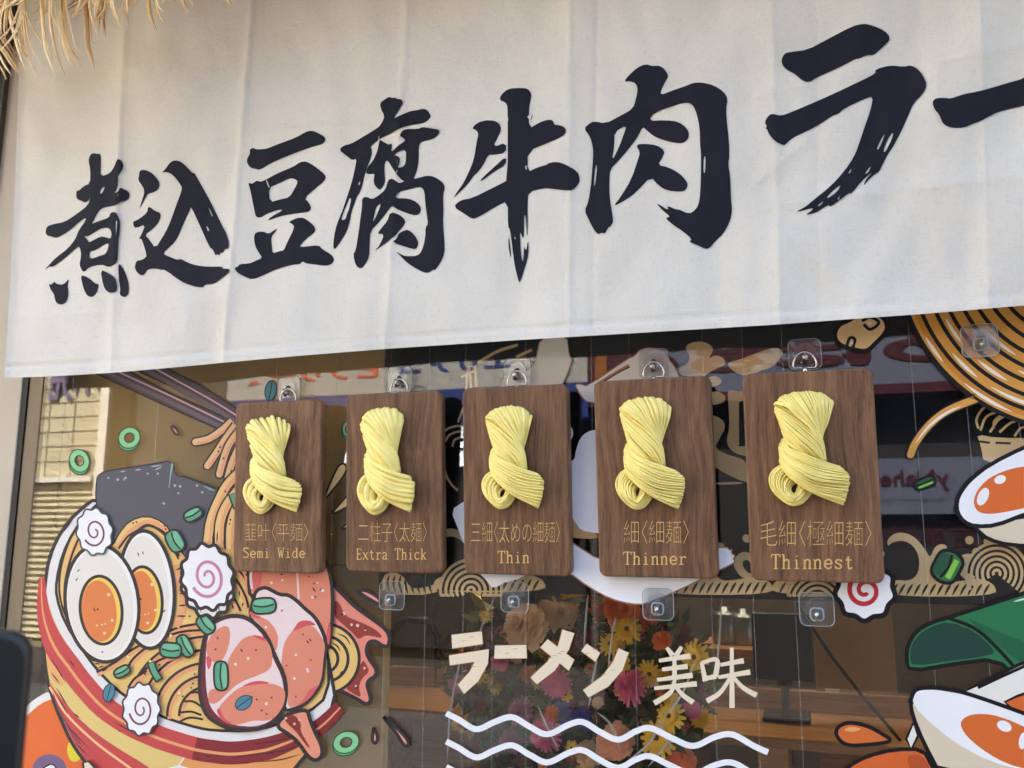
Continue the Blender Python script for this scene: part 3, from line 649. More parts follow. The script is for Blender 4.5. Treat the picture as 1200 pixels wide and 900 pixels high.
# typewriter letters as strokes in a 10 x 20 cell (x right, y up, baseline 0), thick stems and thin serifs
LET = {
 'S': [([(8,16),(8,19),(7,18),(5,19.3),(2.5,18),(2,15),(3.5,12.5),(6.5,10),(8.3,7),(8,3.5),(5.5,1),(3,1.5),(1.8,3),(1.8,0.5),(1.8,4)], 1.5)],
 'e': [([(2,7),(8.2,7),(8,10),(6.5,12.4),(4.5,12.4),(2.5,10.5),(1.8,7),(2.3,3.5),(4.5,1),(6.5,1.2),(8.3,3.2)], 1.4)],
 'm': [([(0.6,12),(2,12)], .9), ([(1.9,12.2),(1.9,0.8)], 1.5), ([(1.9,10),(3.4,12.3),(4.7,11.8),(5.0,9.5),(5.0,0.8)], 1.3), ([(5.0,10),(6.6,12.3),(7.9,11.8),(8.2,9.5),(8.2,0.8)], 1.3), ([(.8,.8),(3,.8)], .9), ([(4,.8),(6,.8)], .9), ([(7.2,.8),(9.3,.8)], .9)],
 'i': [([(5,17.6),(5,16.2)], 1.9), ([(3,12),(5,12)], .9), ([(5,12.2),(5,0.8)], 1.5), ([(2.6,.8),(7.4,.8)], 1.0)],
 'W': [([(.2,18.8),(3,18.8)], .9), ([(1.4,18.8),(3.2,.8)], 1.5), ([(3.2,.8),(5,15)], .9), ([(5,15),(6.8,.8)], 1.5), ([(6.8,.8),(8.6,18.8)], .9), ([(7.2,18.8),(9.8,18.8)], .9), ([(4.2,18.8),(5.6,18.8)], .8)],
 'd': [([(5.6,19),(7.6,19)], .9), ([(7.6,19),(7.6,.8)], 1.5), ([(7.6,9.8),(6,12.3),(4,12.2),(2.2,10),(1.7,6.5),(2.3,3),(4,1),(6,1.2),(7.6,3.5)], 1.3), ([(7.6,.8),(9,.8)], .9)],
 'E': [([(1,18.8),(8.4,18.8),(8.6,15.5)], 1.0), ([(2.6,18.8),(2.6,.8)], 1.6), ([(1,.8),(8.4,.8),(8.8,4.5)], 1.0), ([(2.6,10),(6.4,10)], 1.0), ([(6.4,12),(6.4,8)], .9)],
 'x': [([(1.6,12),(8.2,.8)], 1.5), ([(8,12),(1.6,.8)], .9), ([(.8,12),(3.4,12)], .9), ([(6.4,12),(9,12)], .9), ([(.8,.8),(3.2,.8)], .9), ([(6.4,.8),(9.2,.8)], .9)],
 't': [([(4.4,16.5),(4.4,3),(5.2,1),(6.8,1),(8,2.6)], 1.4), ([(2,12),(7.6,12)], 1.0), ([(2.2,11.8),(4.4,16)], .8)],
 'r': [([(1.6,12),(3.8,12)], .9), ([(3.8,12.2),(3.8,.8)], 1.5), ([(1.6,.8),(6.4,.8)], 1.0), ([(3.8,8.5),(5.4,11.4),(7.2,12.3),(8.6,11.4),(8.5,10)], 1.2)],
 'a': [([(2.2,10),(2.6,11.8),(4.6,12.5),(6.6,11.8),(7,9.5),(7,2.2),(8,.9),(9,1.4)], 1.4), ([(7,7.6),(4,6.6),(2,4.4),(2.2,2),(4,.9),(5.8,1.6),(7,3.4)], 1.3)],
 'T': [([(1,15.5),(1.2,18.8),(8.8,18.8),(9,15.5)], 1.0), ([(5,18.8),(5,.8)], 1.6), ([(3,.8),(7,.8)], 1.0)],
 'h': [([(.8,19),(2.6,19)], .9), ([(2.6,19),(2.6,.8)], 1.5), ([(2.6,9.5),(4.4,12.2),(6.4,12.2),(7.4,10),(7.4,.8)], 1.4), ([(1,.8),(4.2,.8)], 1.0), ([(5.8,.8),(9,.8)], 1.0)],
 'c': [([(8,10),(7.6,11.6),(5.4,12.5),(3.2,11.4),(2,8.5),(2,5),(3.2,2),(5.4,.9),(7.2,1.6),(8.3,3.4)], 1.4)],
 'k': [([(1,19),(2.8,19)], .9), ([(2.8,19),(2.8,.8)], 1.5), ([(7.6,12),(2.8,5.6)], 1.0), ([(4.4,7.6),(8,.8)], 1.5), ([(6.2,12),(9,12)], .9), ([(1,.8),(4.4,.8)], .9), ([(6.4,.8),(9.2,.8)], .9)],
 'n': [([(.8,12),(2.6,12)], .9), ([(2.6,12.2),(2.6,.8)], 1.5), ([(2.6,9.5),(4.4,12.2),(6.4,12.2),(7.4,10),(7.4,.8)], 1.4), ([(1,.8),(4.2,.8)], 1.0), ([(5.8,.8),(9,.8)], 1.0)],
 's': [([(7.8,9.5),(7.6,12),(6.6,11.4),(5,12.4),(3,11.6),(2.4,9.6),(3.6,7.8),(6.4,6),(7.8,3.8),(7,1.6),(5,.9),(3,1.6),(2.2,3.8),(2.2,1)], 1.3)],
}
def latin_px(body, x0, x1, yb, h, y, tilt=0.0):
    V = []; F = []; n = len(body); adv = (x1-x0)/n
    for i, ch in enumerate(body):
        if ch == ' ': continue
        for pts, w_ in LET[ch]:
            q = [(x0+adv*i+p[0]/10.0*adv, yb-p[1]/19.0*h+tilt*(adv*i)) for p in pts]
            if len(q) > 3: q = crom(q, False, 4)
            vs, fs = ribbon(q, w_*adv/10.0*1.05); b = len(V); V += vs; F += [tuple(b+k for k in f) for f in fs]
    return [PF(a, b, y) for a, b in V], F

# noodle bundle, traced on the sharpest one (crop 720 x 900 px) and fitted to each board's own bundle box
def bez(ctrl, n):
    return crom(ctrl, False, max(2, n//(len(ctrl)-1)))
def between(L0, s_):
    """point family: list of control polylines at s = 0 .. 1"""
    k = s_*(len(L0)-1); i = min(int(k), len(L0)-2); f = k-i
    return [(a[0]*(1-f)+b[0]*f, a[1]*(1-f)+b[1]*f, a[2]*(1-f)+b[2]*f) for a, b in zip(L0[i], L0[i+1])]
# x, y in the crop, third value = height above the board in mm
FAN = [[(118,168,6),(104,146,12),(185,166,22),(262,228,24),(345,300,23),(412,395,18)], [(160,112,2),(165,92,9),(235,160,22),(310,240,23),(375,310,21),(420,400,16)], [(245,88,1),(250,70,8),(310,150,21),(365,245,21),(405,320,18),(428,402,14)],
       [(345,80,1),(350,60,8),(385,150,20),(410,240,19),(425,320,15),(433,405,11)], [(430,92,1),(440,72,7),(450,150,17),(450,240,15),(445,320,12),(436,405,8)], [(505,148,1),(524,134,4),(510,200,10),(482,280,9),(455,340,6),(432,408,4)]]
DIA = [[(130,150,6),(235,195,15),(350,275,19),(442,385,17),(468,545,11)], [(108,165,7),(200,225,17),(320,320,22),(425,425,22),(462,548,14)], [(112,195,5),(185,275,18),(285,365,25),(385,455,25),(435,545,18)], [(130,250,4),(190,335,17),(268,420,23),(345,490,22),(398,540,17)], [(165,340,3),(198,402,14),(248,452,19),(300,490,20),(350,530,17)], [(180,385,3),(200,425,11),(225,455,14),(255,480,16),(290,505,15)]]
WRP = [[(182,368,3),(212,446,20),(330,500,28),(450,542,26),(562,576,18)], [(152,402,2),(193,488,19),(310,558,30),(440,604,28),(626,636,19)], [(140,440,2),(178,538,18),(290,620,31),(420,678,28),(628,698,18)], [(140,490,2),(170,582,16),(270,670,28),(400,735,25),(612,772,16)], [(146,545,2),(185,627,13),(285,717,21),(400,778,20),(584,856,12)]]
CUR = [[(170,555,2),(95,600,4),(66,665,4),(86,738,5),(150,805,6),(225,852,6),(300,840,6),(362,775,6)], [(185,570,4),(118,612,10),(92,680,11),(116,752,12),(170,814,12),(230,840,12),(298,815,11),(360,745,8)], [(205,590,5),(146,642,14),(134,702,16),(158,767,17),(200,814,17),(247,824,16),(292,792,15),(345,725,10)], [(230,620,6),(178,676,15),(172,727,18),(192,777,19),(225,802,19),(257,800,18),(288,770,16),(325,710,11)], [(255,655,5),(206,700,14),(202,742,17),(214,775,18),(238,790,18),(260,784,17),(280,758,15),(300,705,11)], [(270,690,4),(232,720,10),(226,745,12),(232,764,12),(245,772,12),(258,766,12),(268,748,11),(280,712,8)]]
NBOX = (68, 62, 628, 852)
def bundle(parent, box, n, flat, rs, fat=1.0):
    rr = random.Random(rs)
    x0, y0, x1, y1 = box
    nz = lambda a, b, c: noise.noise(Vector((a, b, c)))
    kx, ky = (x1-x0)/(NBOX[2]-NBOX[0]), (y1-y0)/(NBOX[3]-NBOX[1]); mm = (kx+ky)/2/0.165*0.001
    pt = lambda q: PF(x0+(q[0]-NBOX[0])*kx, y0+(q[1]-NBOX[1])*ky, max(0.4, q[2])*mm)
    root = None
    nb = empty('noodle_bundle', (0, 0, 0))
    nb.parent = parent; nb.matrix_parent_inverse = Matrix.Translation(-Vector(parent.location))
    jit = lambda F_: [[(q[0]+9*nz(i*.9+rs, k*.7, 1.1), q[1]+9*nz(i*.9+rs, k*.7, 4.1), q[2]+3*nz(i*.8+rs, k*.6, 8.1)) for k, q in enumerate(r)] for i, r in enumerate(F_)]
    for nm, fam, cnt, base in (('curl', CUR, max(3, int(n*0.5)), 0.0), ('twisted_middle', DIA, max(4, int(n*0.8)), 0.0), ('top_fold', FAN, max(5, n), 0.0), ('wrapped_tail', WRP, max(5, n), 1.0)):
        fam = jit(fam)
        mb = MB()
        # core under the strands
        rows = [between(fam, i/10) for i in range(11)]
        rows = [[pt((q[0], q[1], q[2]-4.6 if 0 < k < len(r)-1 else max(0.3, q[2]-4.6))) for k, q in enumerate(r)] for r in rows]
        m_ = len(rows[0]); mb.add([p for r in rows for p in r], [(i*m_+k, i*m_+k+1, (i+1)*m_+k+1, (i+1)*m_+k) for i in range(10) for k in range(m_-1)], M_NOOD)
        # mean spacing across the band sets the strand thickness
        mid = [between(fam, i/8) for i in range(9)]
        row_ = {'top_fold': 2, 'twisted_middle': 2, 'wrapped_tail': 3, 'curl': 4}[nm]
        wid = sum((pt(mid[i][row_])-pt(mid[i+1][row_])).length for i in range(8))
        rad = wid/cnt*0.46*fat
        for lay in range(2 if flat == 1.0 else 1):
            for i in range(cnt):
                s_ = (i+0.5+rr.uniform(-.22, .22) + (0.5 if lay else 0))/cnt
                if s_ > 1: continue
                c = between(fam, min(1, max(0, s_)))
                wob = rr.uniform(-1, 1)
                c = [(q[0]+wob*5*(0.4+0.6*math.sin(k)), q[1]+wob*4, q[2]-lay*2.6+rr.uniform(-1.3, 1.5)) for k, q in enumerate(c)]
                if nm == 'wrapped_tail':
                    a, b = Vector(c[-2]), Vector(c[-1]); c[-1] = tuple(a+(b-a)*rr.choice((1.0, 1.0, 0.98, 1.02, 0.86 if rr.random() < .5 else 1.0)))
                path = [pt(q) for q in crom(c, False, 5)]
                r_ = rad*rr.uniform(0.85, 1.12)
                if nm == 'top_fold': r_ = [r_*(1.45-0.6*min(1, 1.6*k/len(path))) for k in range(len(path))]
                if flat != 1.0:      # ribbon noodles: broad and thin
                    mb.tube(path, r_, M_NOOD, 6, flat)
                else: mb.tube(path, r_, M_NOOD, 6)
        o = mb.build(nm, None, smooth=True); o.parent = nb; o['kind'] = 'stuff'
    return nb

BOARDS = [   # centre of front face px, turn deg, bundle box px, strands, flat, fat, text
 ((324.5, 569.5), 0.5, (285, 491, 353, 600), 9, 0.35, 1.2, '韮叶〈平麺〉', (287, 361, 613, 634), 'Semi Wide', (284, 358, 654, 12), 'Semi Wide', 'leftmost walnut sample board, flat ribbon noodles, lettered Semi Wide'),
 ((460.5, 564.5), 0.3, (420, 481, 486, 600), 7, 1.0, 1.08, '二柱子〈太麺〉', (420, 500, 612, 635), 'Extra Thick', (417, 500, 656, 13), 'Extra Thick', 'walnut sample board with the thickest round noodles, lettered Extra Thick'),
 ((603.5, 562.0), 0.4, (565, 478, 637, 595), 12, 1.0, 1.0, '三細〈太めの細麺〉', (552, 656, 611, 636), 'Thin', (583, 621, 660, 14), 'Thin', 'middle walnut sample board lettered Thin, in front of the white bowl sticker'),
 ((766.5, 559.0), 0.1, (721, 467, 802, 596), 16, 1.0, 1.0, '細〈細麺〉', (731, 807, 610, 637), 'Thinner', (730, 805, 662, 15), 'Thinner', 'walnut sample board of fine noodles, lettered Thinner'),
 ((950.5, 557.0), 0.3, (901, 460, 995, 592), 22, 1.0, 1.0, '毛細〈極細麺〉', (891, 1021, 610, 640), 'Thinnest', (903, 1001, 667, 17), 'Thinnest', 'rightmost walnut sample board with the finest noodles, lettered Thinnest')]
BW, BH = 0.171, 0.287
boards = []
sl = slab(BW, BH, 0.0115, BT, 0.0025, M_WALNUT)
bme = None
HOOKU = [(338, 458), (468, 447), (606, 438), (766, 428), (943, 417)]
for (cu, cv), ang, box, n, flat, fat, cjk, cb, eng, eb, nm, lab in BOARDS:
    c = PF(cu, cv)
    root = empty('noodle_sample_board', c, label=lab, cat='sample board', group='walnut noodle sample boards hung on the window')
    if bme is None:
        o = sl.build('board'); bme = o.data; o.parent = root
    else: o = link('board', bme); o.parent = root
    o.rotation_euler = (TILT, R(ang), 0); o.location = (0, 0, 0)
    bundle(root, box, n, flat, int(cu), fat)
    mb = MB(); V, F = text_px(cjk, cb[0], cb[1], cb[2], cb[3], 0.0006, -0.019); mb.add(V, F, M_GOLD); t_ = mb.build('gold_lettering', root); t_['label'] = 'engraved gold characters '+cjk
    mb = MB(); V, F = latin_px(eng, eb[0], eb[1], eb[2], eb[3], 0.0006); mb.add(V, F, M_GOLD); t_ = mb.build('gold_lettering', root); t_['label'] = 'engraved gold words '+eng
    boards.append(root)

# ------------------------------------------------------------------ clear adhesive hooks
def hook(px, k, label, ring=None, sz=0.045):
    """square clear plate stuck to the glass with a small moulded hook"""
    c = P(px[0], px[1], -0.0145)
    root = empty('adhesive_hook', c, label=label, cat='hook', group='clear adhesive hooks on the window')
    o = slab(sz, sz, sz*0.2, 0.0034, 0.0006, M_CLEAR).build('plate', None, smooth=False); o.parent = root
    d = slab(sz*0.66, sz*0.66, sz*0.3, 0.0012, 0.0004, M_CLEAR).build('pad', None); d.parent = root; d.location = (0, -0.0014, 0.001)
    rq = rrect(sz, sz, sz*0.2); e_ = MB().tube([(x*.985, 0.0004, zz*.985) for x, zz in rq+rq[:1]], 0.0007, M_RIM, 5, cap=False).build('plate_rim', None, smooth=True); e_.parent = root
    mb = MB(); z = -sz*0.12
    mb.tube([(0, 0, z+.009), (0, -.003, z+.006), (0, -.0055, z-.003), (0, -.010, z-.006), (0, -.0135, z-.003), (0, -.014, z+.004)], [.0042, .0042, .004, .0038, .0036, .0030], M_CLEAR if ring is None else M_STEEL, 8)
    h = mb.build('hook_arm', None, smooth=True); h.parent = root
    if ring is None:
        s = slab(0.017, 0.017, 0.005, 0.004, 0.001, M_CLEAR).build('hook_boss', None); s.parent = root; s.location = (0, -0.0045, z-0.001)
        s2 = MB(); q = rrect(0.0165, 0.0165, 0.005); s2.tube([(x, -0.0048, zz+z-.001) for x, zz in q+q[:1]], 0.0012, M_RIM, 5, cap=False); s2.build('boss_rim', None, smooth=True).parent = root
        mb2 = MB().tube([(0, -.005, z+.003), (0, -.009, z), (0, -.012, z-.004)], [.0030, .0028, .0018], M_STEEL, 8); mb2.build('hook_tip', None, smooth=True).parent = root
    return root
for k, ((u, v), who) in enumerate(zip(HOOKU, ('Semi Wide', 'Extra Thick', 'Thin', 'Thinner', 'Thinnest'))):
    hook((u, v-2), k, 'clear plastic hook above the board lettered '+who, ring=True)
    # D ring on the board's top edge
    c = P(u, v+8, YF+0.010); b = boards[k]
    top = P(u, interp([(0, 0), (2000, 0)], 0), YF)
    mb = MB(); pts = []
    zt_ = c.z; w_ = 0.0155
    for i in range(13):
        a = math.pi*i/12; pts.append((c.x+w_*math.cos(a), c.y-0.001, c.z-0.004+0.019*math.sin(a)))
    pts = [(c.x+w_*0.9, c.y, c.z-0.0075)] + pts + [(c.x-w_*0.9, c.y, c.z-0.0075), (c.x+w_*0.9, c.y, c.z-0.0075)]
    mb.tube(pts, 0.00135, M_STEEL, 7, cap=False)
    mb.tube([(c.x, c.y, c.z-0.0065), (c.x, c.y, c.z-0.016)], 0.0035, M_STEEL, 8)
    mb.build('hanging_ring', b, smooth=True)
for u, v, lab in [(459, 698, 'empty clear hook under the board lettered Extra Thick'), (603, 700, 'empty clear hook under the board lettered Thin'), (771, 708, 'empty clear hook under the board lettered Thinner'), (957, 714, 'empty clear hook under the board lettered Thinnest'), (1148, 399, 'empty clear hook over the orange noodle ball sticker')]:
    hook((u, v), 0, lab)
# ------------------------------------------------------------------ the far side of the street (seen in the window's reflection)
YS = 7.0
M_TILE = mat('cream_tile', (186, 176, 146), 0.55, 0.4, var=0.05)
M_GROUT = mat('tile_grout', (134, 124, 100), 0.9)
M_TRIM = mat('white_trim', (214, 208, 196), 0.6)
M_SHUT = mat('shutter_slat', (178, 166, 136), 0.5, var=0.04)
M_BEIGE = mat('grey_facade', (70, 66, 60), 0.8, var=0.05, scale=1.0)
M_DKFAC = mat('dark_facade', (34, 32, 32), 0.7, var=0.1, scale=1.0)
M_SIGNW = mat('sign_white', (150, 148, 144), 0.5); M_SIGNB = mat('sign_blue', (22, 44, 108), 0.5); M_SIGNR = mat('sign_red', (190, 70, 48), 0.5)
M_SIGNM = mat('sign_maroon', (60, 16, 26), 0.5); M_SIGNG = mat('sign_grey', (88, 92, 110), 0.5); M_SIGNO = mat('sign_orange', (130, 76, 26), 0.5)
M_PURP = mat('letter_purple', (112, 100, 128), 0.6)
M_LIT = mat('lit_tube', (235, 248, 255), 0.5, emit=2.2, var=0)
def text_q(body, u0, u1, v0, v1, dy, mt, thin=0.02):
    """sign lettering on the far facade: right way round for someone facing it"""
    cu = bpy.data.curves.new('txt', 'FONT'); cu.body = body; cu.size = 1.0; cu.offset = thin; cu.resolution_u = 3
    ob = bpy.data.objects.new('txt', cu); COL.objects.link(ob)
    dg = bpy.context.evaluated_depsgraph_get(); me = bpy.data.meshes.new_from_object(ob.evaluated_get(dg))
    vs = [v.co.copy() for v in me.vertices]; fs = [tuple(p.vertices) for p in me.polygons]
    bpy.data.objects.remove(ob); bpy.data.curves.remove(cu); bpy.data.meshes.remove(me)
    xa, xb = min(v.x for v in vs), max(v.x for v in vs); ya, yb = min(v.y for v in vs), max(v.y for v in vs)
    a, b = Q(u0, v1, YS), Q(u1, v0, YS)
    X0, X1, Z0, Z1 = a.x, b.x, a.z, b.z
    # seen by someone in the street facing -y, reading runs towards -x
    return MB().add([(X1+(v.x-xa)/(xb-xa)*(X0-X1), -YS+dy, Z0+(v.y-ya)/(yb-ya)*(Z1-Z0)) for v in vs], fs, mt)
def qbox(u0, u1, v0, v1, y0, y1, mt, mb=None, um=None):
    a, b = Q(u0, (v0+v1)/2, YS).x, Q(u1, (v0+v1)/2, YS).x
    um = um or (u0+u1)/2
    z1, z0 = Q(um, v0, YS).z, Q(um, v1, YS).z
    return (mb or MB()).box(min(a, b), max(a, b), -YS+y0, -YS+y1, z0, z1, mt)
XE = Q(128, 520, YS).x                                  # right edge of the tiled building
ZL = Q(90, 562, YS).z                                   # ledge over the shutter
tb = empty('tiled_building', (XE-3, -YS-2, 0.11), label='cream tiled building with roller shutter mirrored at the left of the window', cat='building')
MB().box(XE-9, XE, -YS-6, -YS, 0.11, 7.0, M_GROUT).build('wall', tb)
tw, thh = 0.385, 0.165
tile = None
for i in range(12):
    for j in range(18):
        z = ZL+0.05+j*0.185; x = XE-0.16-tw/2-i*0.41
        if z > 5.6: continue
        if tile is None:
            o = MB().box(-tw/2, tw/2, 0.0, 0.012, 0, thh, M_TILE).build('tile'); tile = o.data
        else: o = link('tile', tile)
        o.parent = tb; o.matrix_parent_inverse = Matrix.Translation(-Vector(tb.location)); o.location = (x, -YS, z)
MB().box(XE-9, XE-0.14, -YS, -YS+0.10, ZL-0.03, ZL+0.035, M_TRIM).build('ledge', tb)
MB().box(XE-0.13, XE, -YS, -YS+0.06, 0.11, 7.0, M_TRIM).build('corner_strip', tb)
slat = None; n_ = int((ZL-0.2)/0.075)
for j in range(n_):
    z = ZL-0.06-j*0.075
    if slat is None:
        o = MB().add([(XE-5, 0, 0), (XE-.15, 0, 0), (XE-.15, .03, -.035), (XE-5, .03, -.035), (XE-5, 0.0, -.065), (XE-.15, 0.0, -.065)], [(0, 3, 2, 1), (3, 4, 5, 2)], M_SHUT).build('shutter_slat'); slat = o.data
    else: o = link('shutter_slat', slat)
    o.parent = tb; o.matrix_parent_inverse = Matrix.Translation(-Vector(tb.location)); o.location = (0, -YS+.002, z)
tq = text_q('小売', 58, 124, 420, 472, 0.04, M_PURP, 0.03).build('sign_lettering', tb)

# shop with white and blue fascia
XA, XB = XE+0.01, Q(690, 500, YS).x
ob_ = empty('shop_across', ((XA+XB)/2, -YS-2, 0.11), label='shop across the street with a white and blue fascia, mirrored above the boards', cat='building')
zs1, zs0, zs2 = Q(430, 438, YS).z, Q(430, 462, YS).z, Q(430, 500, YS).z
MB().box(XA, XB, -YS-6, -YS-0.3, 0.11, 7.0, M_BEIGE).build('wall', ob_)
XS0 = Q(268, 455, YS).x
zt1 = Q(430, 420, YS).z
MB().box(XS0, XB, -YS-0.29, -YS+0.02, zs0+0.002, zt1, M_SIGNW).build('fascia_board', ob_)
MB().box(XS0, XB, -YS-0.29, -YS+0.02, zs2, zs0, M_SIGNB).build('fascia_board', ob_)
text_q('ヒフリーズ', 285, 445, 424, 453, 0.03, M_SIGNR, 0.03).build('sign_lettering', ob_)
text_q('エリアコ', 470, 600, 414, 440, 0.03, M_SIGNB, 0.03).build('sign_lettering', ob_)
text_q('いけばな', 380, 640, 462, 490, 0.03, M_SIGNW, 0.02).build('sign_lettering', ob_)
MB().box(XS0+0.4, XB-0.1, -YS-0.28, -YS-0.2, 0.3, zs2-0.1, M_DKFAC).build('shop_entrance', ob_)
for u0, u1, v0, v1 in ((388, 408, 530, 541), (524, 546, 499, 511), (526, 542, 517, 523), (524, 546, 528, 545), (660, 676, 520, 530)):
    qbox(u0, u1, v0, v1, -0.19, -0.10, M_LIT).build('tube_lamp', ob_)
# shop with maroon and grey fascia
XC, XD = XB+0.01, 6.5
oc_ = empty('dark_shop_across', ((XC+XD)/2, -YS-2, 0.11), label='dark shop across the street with maroon lettered sign, mirrored at the right', cat='building')
MB().box(XC, XD, -YS-6, -YS-0.3, 0.11, 7.0, M_DKFAC).build('wall', oc_)
z1, z0 = Q(1000, 372, YS).z, Q(1000, 452, YS).z
MB().box(XC, XD, -YS-0.29, -YS, z0, z1+0.6, M_SIGNG).build('fascia_board', oc_)
MB().box(XC, XD, -YS-0.29, -YS+0.02, z0-0.09, z0-0.002, M_SIGNM).build('fascia_edge', oc_)
text_q('めはちの', 700, 1150, 385, 445, 0.012, M_SIGNM, 0.05).build('sign_lettering', oc_)
qbox(690, 760, 405, 455, 0.0, 0.015, M_SIGNM).build('fascia_stripe', oc_)
qbox(698, 712, 402, 455, 0.016, 0.025, M_SIGNO).build('fascia_stripe', oc_)
z1, z0 = Q(1060, 535, YS).z, Q(1060, 602, YS).z
a, b = Q(1000, 560, YS).x, Q(1190, 560, YS).x
MB().box(a, b, -YS-0.28, -YS-0.2, z0, z1, M_SIGNG).build('sign_board', oc_)
text_q('yNahen', 1020, 1115, 548, 575, -0.19, M_SIGNM, 0.02).build('sign_lettering', oc_)
text_q('マイサーヒーズ', 1040, 1112, 582, 588, -0.19, M_SIGNM, 0.0).build('sign_lettering', oc_)
text_q('営業時間のご案内', 880, 1150, 615, 640, -0.29, M_SIGNM, 0.0).build('sign_lettering', oc_)
# ------------------------------------------------------------------ inside the window
M_PINE = wood_mat('honey_pine', (150, 100, 56), (196, 142, 86), 0.5, 0.5, 'X')
M_STAIN = mat('stainless', (150, 152, 150), 0.35, 0.5, metal=0.9, var=0.12, scale=6)
M_BLACK = mat('black_plastic', (14, 14, 15), 0.4, 0.4, var=0.1)
M_CARD = mat('kraft_card', (170, 140, 96), 0.8, var=0.06)
M_GREY = mat('grey_splashback', (112, 116, 112), 0.35, 0.5, var=0.25, scale=9)
# tan partition on the left
YP = 0.07
pt_ = empty('tan_partition', P(300, 880, YP), label='tan wallboard partition behind the glass on the left', cat='partition')
xa, xb = XG+0.02, P(452, 700, YP).x
seam = P(440, 663, YP).z
MB().box(xa, xb, YP, YP+0.03, seam+0.001, 2.6, M_TANWALL).build('upper_panel', pt_)
MB().box(xa, xb-0.004, YP+0.003, YP+0.03, 0.6, seam-0.002, M_TANWALL).build('lower_panel', pt_)
MB().box(xa, P(420, 700, YP).x, YP+0.031, YP+0.12, 0.13, 0.6, M_TANWALL).build('foot', pt_)
# black printed hanging with tan artwork, right behind the glass
YH = 0.014
M_PBLK = mat('black_print_cloth', (22, 22, 25), 0.85, 0.1, var=0.1)
TAN = (232, 198, 142); TAN2 = (224, 188, 130)
zb = P(700, 697, YH).z
hg = Art('printed_hanging', YH, step=-2.5e-5, label='black hanging inside the window printed with tan waves and characters', cat='hanging')
hg.part('cloth')
x0h, x1h = P(446, 600, YH).x, 1.7
hg.cur[1].box(x0h, x1h, YH, YH+0.003, zb, 2.5, M_PBLK)
hg.part('wave_border')
# wave band: hatched swell with curling crests, copied along the foot
def wave(u0, s=1.0, v0=0.0):
    q = lambda *p: [(u0+a*s, 697+v0-b*s) for a, b in p]
    hg.fill(q((0,0),(0,14),(14,20),(30,18),(40,26),(42,44),(36,58),(24,66),(10,64),(4,58),(4,68),(16,76),(34,72),(48,56),(54,44),(60,60),(72,62),(76,52),(72,46),(66,52),(62,48),(66,38),(62,26),(70,16),(90,18),(112,22),(130,14),(132,0)), TAN, 2)
    hg.fill(q((96,18),(86,30),(84,40),(92,50),(104,50),(110,42),(106,36),(100,42),(94,38),(98,28),(110,22)), TAN, 2)
    hg.lines([q((8+i*9, 1), (12+i*9, 9), (16+i*9, 15)) for i in range(13)], 3.2*s, (22, 22, 25))
    hg.dots([(u0+100*s, 697+v0-66*s, 5*s), (u0+122*s, 697+v0-64*s, 5.5*s), (u0+108*s, 697+v0-52*s, 5*s), (u0-4*s, 697+v0-50*s, 4.5*s)], TAN)
wave(1036, 1.0, 2); wave(905, 1.0, 0); wave(775, 1.0, 0); wave(508, 1.0, -3)
hg.fill([(448,697),(448,674),(462,670),(474,676),(480,688),(492,690),(512,684),(512,697)], TAN, 1); hg.lines([[(450+i*7, 696), (447+i*7, 684), (449+i*7, 674)] for i in range(1, 9)], 3.2, (22, 22, 25)); hg.fill([(478,676),(486,670),(494,672),(496,682),(486,688),(478,684)], (22, 22, 25), 2)
for cu, cv in ((1168, 672), (958, 706), (552, 692)):     # round swells
    for i in range(6):
        r = 36-i*6
        V, F = ribbon([(cu+r*math.cos(R(a)), min(697.5, cv-r*math.sin(R(a)))) for a in range(0, 181, 9)], 3.2)
        hg.raw(V, F, TAN if i else TAN)
    hg.fill([(cu+37.5*math.cos(R(a)), min(697, cv-37.5*math.sin(R(a)))) for a in range(0, 181, 9)] , (22, 22, 25), 0)
    for i in range(6):
        r = 36-i*6.4
        V, F = ribbon([(cu+r*math.cos(R(a)), min(697.5, cv-r*math.sin(R(a)))) for a in range(-40, 221, 9)], 3.4)
        hg.raw(V, F, TAN)
hg.part('large_characters')
X5 = lambda *p: Z(640, 395, 5, *p)
for sh in [X5((810,60),(850,30),(920,25),(970,50),(980,80),(950,130),(990,105),(1040,120),(1055,160),(1000,185),(930,220),(935,240),(860,235),(780,225),(775,180),(830,160),(845,110)),
           X5((1060,150),(1140,130),(1240,90),(1330,60),(1400,80),(1340,170),(1250,200),(1180,230),(1110,210),(1075,180)),
           X5((940,240),(985,225),(1030,245),(1025,275),(975,295),(940,290)), X5((940,330),(1000,315),(1050,340),(1050,375),(1010,395),(940,400)),
           X5((1060,305),(1130,320),(1200,300),(1200,700),(1120,690),(1070,650),(1055,600),(1075,540),(1070,400)),
           X5((940,450),(1020,470),(1055,520),(1020,590),(985,650),(1060,690),(1180,720),(1200,860),(1110,830),(1000,770),(950,730),(930,600)),
           X5((930,780),(980,750),(990,760),(960,800)), X5((995,850),(1150,848),(1150,862),(995,866))]:
    hg.fill(sh, TAN2, 2)
hg.fill(X5((1130,380),(1165,370),(1165,640),(1130,640)), (22, 22, 25), 0)
hg.part('noodle_drawings')
N6 = lambda *p: Z(360, 420, 6, *p)
hg.lines([N6((940,560),(980,500),(1060,475),(1110,490)), N6((960,600),(1000,540),(1060,515),(1110,520)), N6((1020,620),(1040,570),(1110,550)), N6((1060,450),(1085,380),(1110,300),(1130,60)), N6((1140,60),(1150,180),(1150,230)), N6((1180,50),(1190,200)), N6((1080,130),(1130,110),(1190,80)), N6((950,680),(970,800),(1010,880),(1060,930))], 2.6, TAN, (1, 1), 6)
